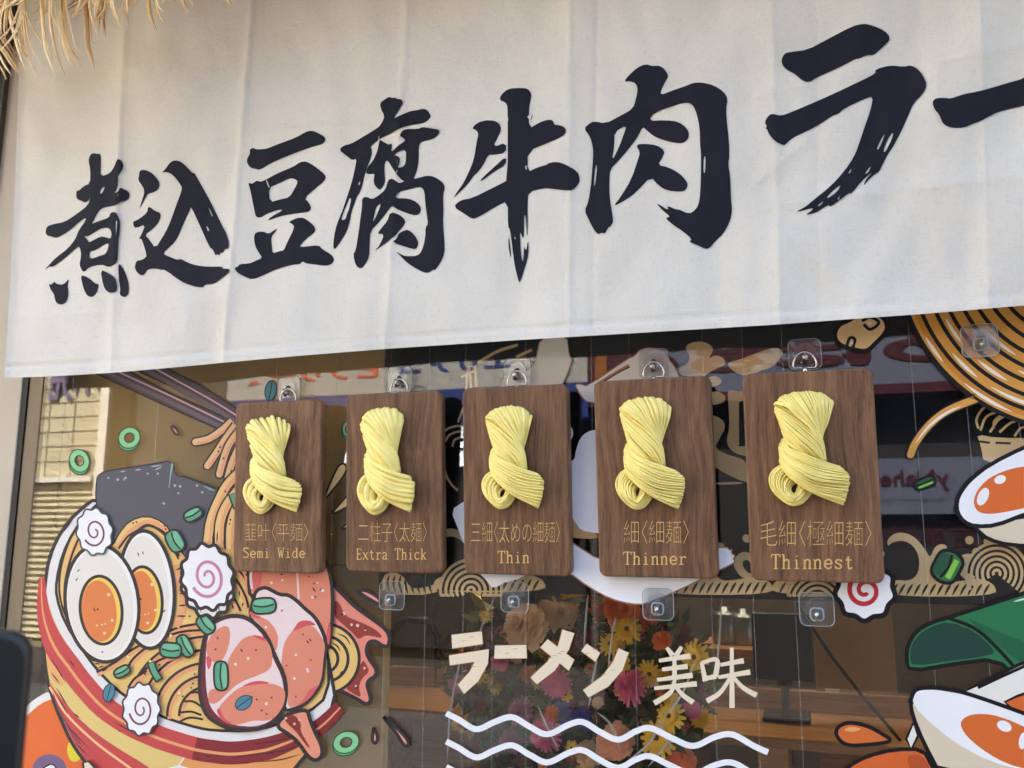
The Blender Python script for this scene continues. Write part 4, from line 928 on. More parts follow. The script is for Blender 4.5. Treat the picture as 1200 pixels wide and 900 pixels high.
hg.lines([Z(1000, 360, 4.5, (660,640),(650,590),(690,530),(760,515),(830,540)), Z(1000, 360, 4.5, (670,650),(700,580),(760,550)), Z(1000, 360, 4.5, (720,660),(770,590),(850,560),(900,570)), Z(1000, 360, 4.5, (740,640),(745,600),(790,560)), Z(1000, 360, 4.5, (770,660),(830,610),(900,590)), Z(1000, 360, 4.5, (850,680),(880,640),(910,630))], 2.8, TAN, (1, 1), 6)
hg.fill(Z(1000, 360, 4.5, (650,670),(760,690),(1000,690),(1000,800),(860,800),(690,830),(670,720)), TAN, 1)
hg.lines([Z(1000, 360, 4.5, (665,708),(720,715)), Z(1000, 360, 4.5, (750,715),(830,718))], 2.6, (22, 22, 25), (1, 1))
hg.lines([Z(520, 395, 6, (240,180),(380,100),(520,55)), Z(520, 395, 6, (510,140),(620,90))], 3.5, TAN2, (1, 1))
hg.build()

# unseen tube lamps added under the ceiling to brighten the dark interior
M_FILL_TUBE = mat('added_fill_tube', (255, 244, 224), 0.5, emit=4.5, var=0)
for k, (xl_, yl_) in enumerate(((-0.75, 0.85), (0.15, 0.85), (-0.3, 1.9))):
    lm = empty('added_fill_lamp', (xl_, yl_, 2.7), label=('added fill tube lamp, out of view above the sink', 'added fill tube lamp, out of view above the pine counter', 'added fill tube lamp, out of view at the back of the shop')[k], cat='lamp', group='added fill tube lamps in the shop')
    MB().box(xl_-.42, xl_+.42, yl_-.06, yl_+.06, 2.70, 2.749, M_TRIM).build('housing', lm, bevel=0.004)
    MB().tube([(xl_-.40, yl_, 2.675), (xl_+.40, yl_, 2.675)], 0.022, M_FILL_TUBE, 10).build('tube', lm, smooth=True)
# counter, sink, screen and cable
Yc = 0.62
ct = empty('wooden_counter', P(900, 870, Yc), label='honey pine counter shelf inside behind the bouquet', cat='counter')
zc1, zc0 = P(940, 838, Yc).z, P(940, 880, Yc).z
xl, xr = P(395, 850, Yc).x, 1.3
MB().box(xl, xr, Yc, Yc+0.30, zc0, zc0+0.022, M_PINE).build('board', ct, bevel=0.002)
MB().box(xl, xr, Yc+0.27, Yc+0.30, zc0+0.023, zc1, M_PINE).build('upstand', ct, bevel=0.002)
for u_ in (420, 640, 905, 1150):
    x = P(u_, 880, Yc).x
    MB().box(x-0.03, x+0.03, Yc+0.02, Yc+0.28, 0.14, zc0-0.001, M_PINE).build('leg', ct)
sk = empty('sink_splashback', P(470, 830, 0.95), label='grey steel splashback with black tap seen through the left of the glass', cat='sink')
a, b = P(452, 690, 0.95), P(560, 835, 0.95)
MB().box(a.x, b.x, 0.95, 0.97, b.z, a.z, M_GREY).build('panel', sk)
MB().box(a.x-0.008, a.x, 0.94, 0.975, b.z, a.z+0.01, M_STAIN).build('edge_trim', sk)
MB().box(a.x, b.x, 0.935, 0.975, a.z+0.001, a.z+0.016, M_STAIN).build('top_trim', sk)
MB().box(a.x, b.x, 0.85, 0.97, 0.14, b.z-0.001, M_PINE).build('cabinet', sk)
tp = MB(); t0 = P(512, 820, 0.9)
tp.tube([(t0.x, .9, b.z+.002), (t0.x, .9, b.z+.20), (t0.x-.02, .88, b.z+.24), (t0.x-.07, .84, b.z+.245), (t0.x-.10, .82, b.z+.21)], .011, M_BLACK, 8)
tp.build('tap', sk, smooth=True)
tp = MB().tube([(t0.x+.005, .9, b.z+.17), (t0.x+.06, .89, b.z+.215)], .009, M_BLACK, 8); tp.build('tap_lever', sk, smooth=True)
tp = MB().tube([(a.x+.06, .93, b.z+.02), (a.x+.08, .93, b.z+.06), (a.x+.14, .93, b.z+.085), (a.x+.2, .93, b.z+.09)], .004, M_STAIN, 6); tp.build('spout', sk, smooth=True)
mo = empty('black_screen', P(915, 800, 0.75), label='black screen standing on the counter right of the bouquet', cat='screen')
a, b = P(880, 718, 0.75), P(955, 800, 0.75)
MB().box(a.x, b.x, 0.75, 0.78, b.z, a.z, M_BLACK).build('panel', mo, bevel=0.004)
MB().box((a.x+b.x)/2-.008, (a.x+b.x)/2+.008, 0.781, 0.80, zc0+.03, b.z+.05, M_BLACK).build('stand', mo)
MB().box((a.x+b.x)/2-.05, (a.x+b.x)/2+.05, 0.76, 0.86, zc0+.0225, zc0+.032, M_BLACK).build('foot', mo, bevel=0.002)
bx = empty('cardboard_box', P(1000, 835, 0.82), label='kraft coloured carton standing behind the black cable', cat='box')
a, b = P(950, 690, 0.9), P(1052, 812, 0.9)
MB().box(a.x, b.x, 0.9, 1.1, b.z-.05, a.z, M_CARD).build('carton', bx, bevel=0.003)
MB().box(a.x, b.x, 0.91, 1.09, 0.14, b.z-.052, M_PINE).build('plinth', bx)
MB().box(a.x+.02, a.x+.05, 0.896, 0.8995, b.z-.02, b.z+.0, M_TRIM).build('sticker', bx)
cb = MB().tube([tuple(P(u, v, y)) for u, v, y in ((925, 690, .74), (945, 725, .72), (975, 770, .70), (1010, 815, .68), (1040, 850, .66), (1055, 868, .66))], .0035, M_BLACK, 6).build('power_cable', None, smooth=True)
tag(cb, 'black cable running diagonally down from the screen to the counter', 'cable')
for k, (u, v) in enumerate(((850, 735), (872, 738))):
    mb = MB(); c = P(u, v, 1.0); prof = [(0.0, 0), (.03, 0), (.034, .01), (.034, .07), (.028, .078), (.012, .082), (.012, .09), (0.0, .092)]
    vs = [(c.x+r*math.cos(2*math.pi*i/14), 1.0+r*math.sin(2*math.pi*i/14), c.z-.04+z) for r, z in prof for i in range(14)]
    mb.add(vs, [(j*14+i, j*14+(i+1) % 14, (j+1)*14+(i+1) % 14, (j+1)*14+i) for j in range(len(prof)-1) for i in range(14)], M_STAIN)
    o = mb.build('steel_canister', None, smooth=True); tag(o, ('steel lidded canister farther from the black screen', 'steel lidded canister beside the black screen')[k], 'canister', 'steel canisters')
sh = empty('rear_shelf', P(860, 760, 1.0), label='shelf carrying the steel canisters at the back of the shop', cat='shelf')
c = P(860, 735, 1.0)
MB().box(c.x-.12, c.x+.14, 0.9, 1.12, c.z-.062, c.z-.0405, M_PINE).build('board', sh)
MB().box(c.x-.1, c.x-.07, 1.0, 1.1, 0.14, c.z-.063, M_PINE).build('upright', sh); MB().box(c.x+.10, c.x+.13, 1.0, 1.1, 0.14, c.z-.063, M_PINE).build('upright', sh)

# ------------------------------------------------------------------ bouquet in clear wrapping
YQ = 0.25
bq = empty('wrapped_bouquet', P(680, 940, YQ), label='large autumn flower bouquet in clear wrapping behind the window lettering', cat='bouquet')
FLC = {'tan': (232, 198, 150), 'yellow': (238, 188, 60), 'orange': (238, 134, 76), 'pink': (216, 104, 136), 'mauve': (180, 118, 140), 'maroon': (128, 42, 48), 'gold': (246, 206, 84), 'purple': (96, 84, 160), 'peach': (244, 178, 136)}
M_LEAF = [mat('leaf_dark', (44, 58, 26), 0.6, var=0.2), mat('leaf_olive', (84, 84, 30), 0.6, var=0.2), mat('leaf_brown', (92, 62, 34), 0.7, var=0.2)]
FM = {k: mat('petal_'+k, v, 0.6, var=0.12, scale=40) for k, v in FLC.items()}
for k, m_ in FM.items():                      # petals let light through
    n, l = m_.node_tree.nodes, m_.node_tree.links; tl = n.new('ShaderNodeBsdfTranslucent'); tl.inputs[0].default_value = (*lin(FLC[k]), 1)
    ms = n.new('ShaderNodeMixShader'); ms.inputs[0].default_value = 0.35; l.new(n['Principled BSDF'].outputs[0], ms.inputs[1]); l.new(tl.outputs[0], ms.inputs[2]); l.new(ms.outputs[0], n['Material Output'].inputs[0])
rb = random.Random(21)
def flower(u, v, r_px, kind, dy=0.0):
    c = P(u, v, YQ+dy); r = r_px*0.00155; mb = MB()
    layers, per = {'daisy': (2, 16), 'mum': (6, 17), 'ruffle': (6, 10), 'lily': (2, 6)}[kind[1]]
    ax = Vector((rb.uniform(-.5, .5), -1, rb.uniform(-.2, .6))).normalized(); t1 = ax.orthogonal().normalized(); t2 = ax.cross(t1)
    for L_ in range(layers):
        k = 1-L_*0.72/layers; lift = 0.15+0.85*L_/max(1, layers)
        for i in range(per):
            a = 2*math.pi*(i+0.5*(L_ % 2)+rb.uniform(-.2, .2))/per; d = t1*math.cos(a)+t2*math.sin(a); s_ = ax.cross(d)
            wv = r*k*{'daisy': .16, 'mum': .13, 'ruffle': .30, 'lily': .36}[kind[1]]*(1.25 if kind[1] == 'ruffle' else 1)
            rr = r*k*rb.uniform(.85, 1.1); base = c+ax*(r*.10*L_)
            tip = base+d*rr+ax*(r*(lift*.55)-(0.0 if L_ else r*.12)); md = base+d*rr*.55+ax*(r*lift*.40)
            mb.add([base, md+s_*wv, tip+s_*wv*.5, tip-s_*wv*.5, md-s_*wv], [(0, 1, 2, 3, 4)], FM[kind[0]])
    if kind[1] in ('daisy', 'lily'):
        ctr = [(c+ax*r*.28)] + [c+ax*r*.18+(t1*math.cos(R(60*i))+t2*math.sin(R(60*i)))*r*.24 for i in range(6)]
        mb.add(ctr, [(0, i+1, (i+1) % 6+1) for i in range(6)], M_LEAF[2] if kind[0] in ('gold', 'yellow') else FM['yellow'])
    mb.build('flower', bq)
for u, v, r_, k, dy in [(618, 735, 30, ('tan','ruffle'), -.05), (655, 720, 24, ('tan','ruffle'), 0), (600, 755, 22, ('tan','ruffle'), .02), (668, 695, 18, ('yellow','mum'), 0), (690, 690, 16, ('yellow','ruffle'), .03), (728, 712, 22, ('orange','ruffle'), -.02), (705, 712, 16, ('orange','ruffle'), .02), (755, 725, 18, ('orange','ruffle'), .01), (735, 738, 17, ('yellow','daisy'), -.05), (715, 755, 14, ('gold','daisy'), -.02), (775, 748, 16, ('mauve','mum'), 0),
   (740, 805, 20, ('pink','mum'), -.06), (652, 800, 19, ('pink','mum'), -.04), (560, 790, 13, ('yellow','daisy'), -.02), (545, 765, 12, ('orange','lily'), 0), (580, 800, 14, ('gold','daisy'), 0), (612, 835, 18, ('mauve','mum'), -.03), (640, 860, 20, ('pink','mum'), -.05), (600, 868, 16, ('mauve','ruffle'), 0), (700, 820, 14, ('maroon','mum'), 0), (760, 790, 15, ('yellow','daisy'), -.03), (725, 780, 13, ('gold','lily'), -.02), (815, 770, 18, ('gold','daisy'), -.02), (800, 745, 13, ('maroon','mum'), .02), (785, 840, 17, ('gold','daisy'), -.04), (770, 865, 20, ('yellow','daisy'), -.05), (720, 870, 22, ('peach','ruffle'), -.03), (690, 885, 18, ('tan','ruffle'), 0), (540, 845, 15, ('yellow','lily'), 0), (555, 880, 14, ('maroon','mum'), .02), (800, 890, 16, ('orange','ruffle'), 0), (575, 715, 14, ('maroon','lily'), .03), (670, 760, 13, ('maroon','mum'), .03), (690, 740, 12, ('mauve','mum'), .03), (640, 760, 13, ('yellow','mum'), .02), (830, 810, 14, ('mauve','mum'), .03), (660, 835, 14, ('purple','ruffle'), -.02), (683, 842, 13, ('purple','ruffle'), -.02), (620, 790, 12, ('orange','mum'), .02), (760, 700, 12, ('peach','ruffle'), .03), (820, 840, 13, ('yellow','mum'), .02)]:
    flower(u, v, r_, k, dy)
for i in range(70):
    a = rb.uniform(0, 2*math.pi); q = rb.random()**.5
    flower(670+150*q*math.cos(a), 800+115*q*math.sin(a), rb.uniform(6, 12), (rb.choice(('tan', 'tan', 'yellow', 'orange', 'pink', 'mauve', 'maroon', 'gold', 'peach')), rb.choice(('daisy', 'mum', 'ruffle', 'ruffle', 'lily'))), rb.uniform(-.04, .06))
lv = MB()
for i in range(1600):
    a = rb.uniform(0, 2*math.pi); q = rb.random()**.5
    u, v = 678+150*q*math.cos(a), 805+120*q*math.sin(a); c = P(u, v, YQ+rb.uniform(-.02, .12)); L_ = rb.uniform(.015, .05); d = Vector((rb.uniform(-1, 1), rb.uniform(-.7, .3), rb.uniform(-.4, 1))).normalized(); s_ = d.orthogonal().normalized()*L_*.22
    lv.add([c, c+d*L_*.5+s_, c+d*L_, c+d*L_*.5-s_], [(0, 1, 2, 3)], M_LEAF[rb.choice((0, 0, 1, 1, 2))])
tag(lv.build('foliage', bq), kind='stuff')
bk = MB(); c0 = P(678, 810, YQ+.15)
vs = [(c0.x, YQ+.17, c0.z)]+[(c0.x+.25*math.cos(R(20*i)), YQ+.13, c0.z+.20*math.sin(R(20*i))) for i in range(18)]
bk.add(vs, [(0, i+1, (i+1) % 18+1) for i in range(18)], M_LEAF[0]); bk.build('backing_leaves', bq)
M_CELLO = glass_mat('cellophane', 1.10, (0.985, 0.985, 0.98), 0.02)
ce = MB(); nx, nz_ = 40, 30; vs = []
for j in range(nz_+1):
    for i in range(nx+1):
        s_ = i/nx*2-1; t = j/nz_
        half = 0.13+0.15*min(1, t*1.6); z0 = P(680, 930, YQ).z; z1 = P(680, 690, YQ).z
        x = c0.x+s_*half*1.02; z = z0+(z1-z0)*t+0.05*abs(s_)*t
        y = YQ-0.11+0.17*s_*s_ + 0.028*noise.noise(Vector((s_*5, t*4, 2))) + 0.015*noise.noise(Vector((s_*13, t*9, 5)))
        vs.append((x, y, z))
ce.add(vs, [(j*(nx+1)+i, j*(nx+1)+i+1, (j+1)*(nx+1)+i+1, (j+1)*(nx+1)+i) for j in range(nz_) for i in range(nx)], M_CELLO); ce.build('cellophane_wrap', bq)
for pts in ([(690,688),(687,720),(684,762)], [(722,722),(717,745),(712,790)], [(700,770),(694,800),(690,830)], [(816,772),(800,812),(778,842)], [(778,842),(760,872),(735,892)], [(540,770),(528,830),(524,890)], [(846,700),(842,760),(836,800)], [(630,826),(640,850),(655,880)], [(700,835),(716,850),(728,884)], [(580,700),(566,730),(558,760)], [(790,860),(775,880),(760,898)], [(770,842),(782,866),(786,884)]):
    q_ = crom(pts, False, 5); n_ = len(q_)
    MB().tube([tuple(P(u, v, YQ-0.12)) for u, v in q_], [0.0004+0.0016*math.sin(math.pi*i/(n_-1))**.6 for i in range(n_)], M_RIM, 5).build('film_highlight', bq, smooth=True)  # whitish tubes stand in for highlights along the wrap's creases
M_FOIL = mat('gold_foil', (232, 206, 120), 0.25, 0.5, metal=0.8, var=0.1)
MB().add([P(548,690,YQ-.1), P(556,684,YQ-.1), P(566,704,YQ-.11), P(580,712,YQ-.1), P(570,716,YQ-.1), P(556,710,YQ-.09)], [(0, 1, 2, 5), (2, 3, 4, 5)], M_FOIL).build('foil_bow', bq)
zq = P(680, 940, YQ).z
pot = MB(); prof = [(0.001, -.28), (.09, -.28), (.13, -.02), (.14, 0.0), (.12, 0.0)]
vs = [(c0.x+r*math.cos(2*math.pi*i/20), YQ+.0+r*math.sin(2*math.pi*i/20), zq+z) for r, z in prof for i in range(20)]
pot.add(vs, [(j*20+i, j*20+(i+1) % 20, (j+1)*20+(i+1) % 20, (j+1)*20+i) for j in range(len(prof)-1) for i in range(20)], M_CARD); pot.build('basket', bq, smooth=True)
st = MB().box(c0.x-.2, c0.x+.2, YQ-.18, YQ+.2, zq-.32, zq-.281, M_PINE); o = empty('display_stand', (c0.x, YQ, .13), label='low pine display stand under the bouquet', cat='stand')
st.build('top', o)
for sx in (-.17, .17):
    for sy in (-.14, .15): MB().box(c0.x+sx-.02, c0.x+sx+.02, YQ+sy-.02, YQ+sy+.02, .131, zq-.321, M_PINE).build('leg', o)

# ------------------------------------------------------------------ black upright sign stand close to the camera, lower left
def near_post():
    dp = 0.40
    a = PD(41, 738, dp); root = empty('black_sign_stand', (a.x-.104, a.y-.108, 0.11), label='black upright sign stand out of focus in the lower left corner', cat='sign stand')
    w_ = 0.30; h_ = a.z-0.35
    o = slab(w_, h_, 0.012, 0.012, 0.003, M_BLACK).build('panel', None); o.parent = root
    o.location = (0, 0, 0); o.matrix_parent_inverse = Matrix()
    o.location = (a.x-w_/2*math.cos(R(46))-root.location.x, a.y-w_/2*math.sin(R(46))-root.location.y, a.z-h_/2-root.location.z)
    o.rotation_euler = (0, 0, R(46))
    p = MB().box(-.03, .03, .005, .03, .0, .26, M_BLACK).build('post', None); p.parent = root
    f = MB().box(-.16, .16, -.12, .14, .0005, .02, M_BLACK).build('base_plate', None); f.parent = root
near_post()
# ------------------------------------------------------------------ printed stickers on the street face of the glass
YK = -0.0070
INKL, INKR = (54, 48, 48), (24, 22, 24)
NOO, PEA, RED, MEAT, FAT, DRED = (236, 196, 118), (236, 166, 116), (204, 76, 76), (228, 142, 114), (240, 218, 212), (138, 46, 52)
GRN, WHT, CRM, ORG = (92, 166, 128), (246, 245, 242), (246, 242, 232), (228, 132, 74)
def naruto(a, cx, cy, rx, ry, rot, col, sw, ow, oc, turns=1.75, start=0.0, nb=11, part='fish_cake', thick=False):
    a.part(part); pts = []; t = R(rot)
    for i in range(nb*8):
        th_ = 2*math.pi*i/(nb*8); k = 1+0.055*math.cos(nb*th_); x, y = rx*k*math.cos(th_), ry*k*math.sin(th_)
        pts.append((cx+x*math.cos(t)-y*math.sin(t), cy+x*math.sin(t)+y*math.cos(t)))
    if thick:
        a.fill([(x+0.5, y+9) for x, y in pts], (232, 226, 216), 0, out=ow, oc=oc)
        a.lines([[(cx+dx, cy+ry*0.78), (cx+dx+1, cy+ry*1.1)] for dx in (-12, -9, 10, 13)], 1.4, oc)
    a.fill(pts, WHT, 0, out=ow, oc=oc)
    sp = []
    for i in range(61):
        f = i/60; th_ = start+f*turns*2*math.pi; r = 0.10+0.56*f
        x, y = rx*r*math.cos(th_), ry*r*math.sin(th_); sp.append((cx+x*math.cos(t)-y*math.sin(t), cy+x*math.sin(t)+y*math.cos(t)))
    V, F = ribbon(sp, sw, (0.8, 1.0)); a.part('spiral', sub=True).raw(V, F, col)
def scal(a, cx, cy, L_, W_, rot, c=GRN, oc=INKL, ow=2.4, light=(120, 190, 150)):
    """cut spring onion: short tube seen from the side with its end face"""
    t = R(rot); q = lambda x, y: (cx+x*math.cos(t)-y*math.sin(t), cy+x*math.sin(t)+y*math.cos(t))
    a.part('spring_onion')
    a.fill([q(-L_/2, -W_/2), (q(0, -W_/2-1.0)), q(L_/2, -W_/2), q(L_/2+W_*.18, 0), q(L_/2, W_/2), q(0, W_/2+1), q(-L_/2, W_/2), q(-L_/2-W_*.18, 0)], c, 2, out=ow, oc=oc)
    a.fill([q(-L_/2+1, -W_/2+1), q(0, -W_/2+.6), q(L_/2-1, -W_/2+1), q(L_/2-1, -W_*.08), q(0, W_*.02), q(-L_/2+1, -W_*.08)], light, 2)
    a.line([q(-L_/2, -W_*.05), q(0, W_*.06), q(L_/2, -W_*.05)], ow*.8, oc)
def ring(cx, cy, rx, ry, rot, label):
    a = Art('spring_onion_sticker', YK, label=label, cat='sticker', group='spring onion ring stickers'); t = R(rot)
    def el(k, dx=0, dy=0): return [(cx+dx+rx*k*math.cos(R(i*10))*math.cos(t)-ry*k*math.sin(R(i*10))*math.sin(t), cy+dy+rx*k*math.cos(R(i*10))*math.sin(t)+ry*k*math.sin(R(i*10))*math.cos(t)) for i in range(36)]
    a.part('rim'); hole = el(.45); a.fill(el(1, -.5, 3), (96, 172, 108), 0, holes=[hole], out=1.4, oc=(60, 84, 60))
    a.part('face'); a.fill(el(1), (142, 208, 146), 0, holes=[hole]); a.loop(el(1), 1.4, (60, 84, 60), 0); a.loop(hole, 1.4, (60, 84, 60), 0)
    a.build()
def leaf(cx, cy, L_, W_, rot, label=None, a=None):
    t = R(rot); q = lambda x, y: (cx+x*math.cos(t)-y*math.sin(t), cy+x*math.sin(t)+y*math.cos(t)); own = a is None
    if own: a = Art('leaf_sticker', YK, label=label, cat='sticker')
    a.part('leaf'); a.fill([q(-L_/2, 0), q(-L_*.25, -W_*.5), q(L_*.2, -W_*.5), q(L_/2, 0), q(L_*.2, W_*.5), q(-L_*.25, W_*.5)], (78, 134, 152), 2, out=1.2, oc=(40, 62, 74))
    a.part('vein', sub=True).line([q(-L_*.45, 0), q(L_*.5, 0)], 1.2, (40, 62, 74))
    if own: a.build()
def drop(pts, label, c=(238, 156, 142), w_=4.5, oc=INKL, hi=None, grp='sauce drop stickers'):
    a = Art('drop_sticker', YK, label=label, cat='sticker', group=grp); a.part('drop'); a.fill(pts, c, 2, out=w_, oc=oc)
    if hi: a.part('highlight'); a.fill(hi, (240, 170, 110), 2)
    a.build()

# ---- ramen bowl on the left
b = Art('ramen_bowl_sticker', YK, label='cartoon ramen bowl sticker with eggs, ham slices and fish cakes', cat='sticker')
C1 = lambda *p: Z(40, 530, 7.5, *p)
C2 = lambda *p: Z(40, 640, 6, *p)
C3 = lambda *p: Z(180, 530, 7.5, *p)
C4 = lambda *p: Z(180, 630, 7.5, *p)
C5 = lambda *p: Z(40, 770, 6, *p)
C6 = lambda *p: Z(200, 700, 6, *p)
C7 = lambda *p: Z(200, 770, 6, *p)
C8 = lambda *p: Z(290, 660, 6, *p)
NORI = (92, 90, 97)
b.part('sauce_splash')
b.fill([(386,672),(390,685),(403,698),(417,712),(440,728),(453,738),(457,748),(455,758),(448,757),(440,751),(432,752),(429,762),(432,772),(441,783),(441,792),(432,797),(430,803),(433,812),(435,822),(429,826),(420,820),(406,813),(392,806),(360,800),(360,700)], (232, 142, 122), 2, out=4.6, oc=INKL)
b.fill([(391,703),(398,706),(404,722),(420,728),(440,737),(450,748),(438,746),(428,744),(420,750),(414,742),(400,730),(391,722)], (152, 64, 54), 2)
b.fill([(425,772),(430,780),(433,787),(424,795),(420,806),(424,818),(412,812),(404,806),(418,790)], (152, 64, 54), 2)
b.dots([(412,732,1.6),(419,733,2),(428,738,1.4),(403,719,2),(427,783,1.4),(417,804,1.4)], (238, 196, 186)); b.dots([(401,720,1.6),(428,737,1.2),(418,806,1.4)], INKL)
b.part('noodle_roll')
for rx, ry, c_ in ((41, 37, NOO), (28, 27, NOO), (16, 16, NOO)):
    b.ell(380, 772, rx, ry+(4 if rx > 40 else 0), 10, c_, out=3.6, oc=INKL)
b.lines([[(395,742),(405,747),(411,756)], [(388,753),(395,757),(399,764)], [(398,790),(402,786)], [(384,768),(387,774)]], 1.8, INKL)
b.part('bowl')
b.fill([(112,584),(98,594),(80,611),(66,633),(57,656),(53,682),(50,720),(50,745),(53,780),(57,803),(65,828),(73,847),(82,867),(95,887),(112,908),(338,908),(352,893),(375,862),(393,820),(390,800),(370,700),(300,640),(200,600)], (236, 232, 226), 1, out=4.2, oc=INKL)
RIM = crom([(53,676),(60,712),(73,740),(95,770),(110,790),(133,815),(160,833),(188,846),(208,853),(232,860),(250,863),(270,865),(293,863),(315,859),(340,852),(367,842),(392,821)], False, 4)
def band(o0, o1, c, i0=0, i1=None, cut=None):
    V = []; n = len(RIM)
    for i in range(i0, i1 or n):
        p0 = Vector(RIM[max(i-1, 0)]); p1 = Vector(RIM[min(i+1, n-1)]); d = (p1-p0).normalized(); nn = Vector((-d.y, d.x)); f = i/(n-1)
        k = min(1.0, 0.25+f*5)*(1.0 if f < .8 else 1.0-(f-.8)*2.2)
        V += [tuple(Vector(RIM[i])+nn*o0*k), tuple(Vector(RIM[i])+nn*o1*k)]
    b.raw(V, [(2*i, 2*i+1, 2*i+3, 2*i+2) for i in range(len(V)//2-1)], c)
YEL, PCH = (230, 202, 124), (238, 172, 116)
iD = next(i for i, q in enumerate(RIM) if q[0] > 228)
b.part('bowl_bands')
inner_b = [(53,690),(52,720),(52,745),(55,780),(59,803),(67,827),(75,846),(84,866),(97,886),(113,906),(202,906),(228,868),(208,860),(188,853),(160,840),(133,822),(110,797),(95,777),(73,747),(60,719)]
b.fill(inner_b, YEL, 1)
b.fill([(204,906),(231,868),(250,871),(293,871),(340,860),(367,850),(389,826),(372,860),(350,892),(338,906)], (232, 160, 96), 1)
b.fill([(52,745),(55,780),(62,800),(78,806),(64,780),(58,757)], (238, 176, 108), 2)
band(4, 17, RED, 0, iD+1); band(17, 20.5, PCH); band(20.5, 31, RED, 0, iD+1)
band(4, 17, DRED, iD); band(20.5, 31, DRED, iD); band(17, 20.5, (236, 164, 108))
b.fill([(57,797),(62,806),(78,826),(100,850),(130,872),(170,896),(182,906),(112,906),(97,886),(84,866),(75,846),(67,827),(59,806)], RED, 1)
b.line([(58,805),(78,837),(112,870),(155,902)], 2.8, (248, 196, 140))
b.fill([(60,806),(70,830),(84,856),(98,876),(88,868),(78,852),(66,828)], (150, 66, 84), 2)
b.lines([[(60,772),(77,800)], [(60,788),(70,801)], [(66,806),(80,829)], [(70,820),(79,837)], [(76,848),(104,877)], [(88,870),(102,885)], [(80,772),(88,782)], [(87,836),(93,841)], [(134,846),(158,860)], [(138,856),(142,857)], [(285,894),(293,894)], [(302,893),(330,890),(352,884)], [(297,872),(325,868),(345,863)], [(270,888),(330,880),(350,873)], [(240,885),(248,888)]], 1.5, INKL)
b.part('noodles')
b.fill([(114,590),(104,601),(86,623),(73,650),(66,680),(66,700),(76,730),(97,762),(112,783),(135,807),(160,825),(188,839),(208,846),(232,853),(250,856),(290,857),(320,851),(360,836),(385,815),(385,760),(350,680),(290,640),(220,600)], NOO, 1, out=3.4, oc=INKL)
b.line([(111,607),(96,626),(84,652),(78,680),(77,705),(86,738),(104,764)], 5.5, PEA); b.line([(112,605),(93,630),(82,658),(76,686),(78,710),(90,742),(108,768)], 2.6)
b.line([(107,597),(90,617),(77,645),(70,675),(71,703),(82,733),(100,760)], 2.4); b.lines([[(92,612),(100,604)], [(73,625),(86,608)], [(60,655),(62,645)], [(70,672),(69,685)]], 1.4)
for r in (96, 80, 64, 49, 35):
    arc = [(245+r*math.cos(R(t_)), 838+r*0.96*math.sin(R(t_))) for t_ in range(178, 300, 6)]
    V, F = ribbon([(x+2.5, y+3) for x, y in arc], 4.5); b.raw(V, F, PEA); V, F = ribbon(arc, 3.0); b.raw(V, F, INKL)
b.lines([[(208,847),(222,841),(238,843)], [(210,835),(224,834),(236,838)], [(216,822),(226,822),(236,828)], [(224,812),(230,811),(236,814)]], 2.6, INKL, (1, 1))
for pts in ([(113,788),(133,777),(157,760),(182,748),(207,736),(237,730)], [(147,788),(157,771),(182,752),(210,741),(240,738)], [(160,800),(172,783),(196,770),(236,762)], [(150,806),(158,795),(172,786)]):
    b.line([(x+1.5, y+3) for x, y in pts], 4.0, PEA); b.line(pts, 2.8)
b.line([(205,662),(212,690),(214,712),(206,735)], 8, PEA); b.lines([[(206,668),(216,664)], [(208,682),(219,679)], [(210,696),(219,694)], [(209,710),(219,709)], [(207,722),(218,722)]], 2.2)
for x0_ in range(6):
    b.lines([[(98+x0_*4.2, 764+x0_*4.6), (104+x0_*4.4, 770+x0_*2.6)]], 1.8)
b.lines([[(128,768),(133,762)], [(136,772),(141,766)], [(144,764),(150,758)]], 2.0)
for pts in ([(270,672),(280,684),(288,700),(291,712)], [(276,664),(286,676),(294,690)], [(266,690),(276,704),(282,716)], [(288,664),(292,680),(293,694)]):
    b.line([(x-2.5, y+1.5) for x, y in pts], 4.0, PEA); b.line(pts, 2.6)
rb2 = random.Random(5)
b.lines([[(x, y), (x+rb2.uniform(-1.5, 1.5), y+rb2.uniform(3, 7))] for x, y in [(270,684),(274,696),(280,692),(285,706),(272,708),(288,672),(262,706),(266,714)]], 1.5)
b.dots([(x, y, 1.1) for x, y in [(170,790),(187,779),(160,803),(224,806),(226,801),(214,816),(228,790),(196,752),(222,722),(136,776)]], INKL)
b.dots([(176,775,1.6),(200,745,1.8),(210,812,1.8),(150,770,1.6)], (250, 232, 160))
# arch of noodles behind the eggs
b.part('noodle_arch')
for r, c_, w_ in ((0, INKL, 17), (0, (238, 200, 120), 13), (3.2, PEA, 6.5), (6.2, INKL, 2.6)):
    arc = [(137+r*.3,643),(146+r*.6,627+r*.3),(157+r*.5,616+r),(172,609+r),(187-r*.4,613+r),(200-r*.7,624+r*.5),(210-r,640),(216-r,652)]
    b.line(arc, w_, c_)
b.lines([[(206,640),(214,648)], [(203,646),(210,654)], [(210,634),(220,642)]], 1.6); b.dots([(156,613,1.1),(160,612,1.1),(193,616,1.1),(194,620,1.1)], INKL)
b.part('nori_sheet')
b.fill([(113,562),(116,556),(124,552),(150,548),(178,544),(203,539),(205,557),(217,559),(236,566),(254,573),(254,590),(247,612),(241,646),(226,660),(214,650),(205,630),(192,612),(172,604),(152,610),(140,624),(132,640),(128,634),(116,606),(112,585)], NORI, 1, out=1.6, oc=(52, 46, 50))
b.part('nori_glints')
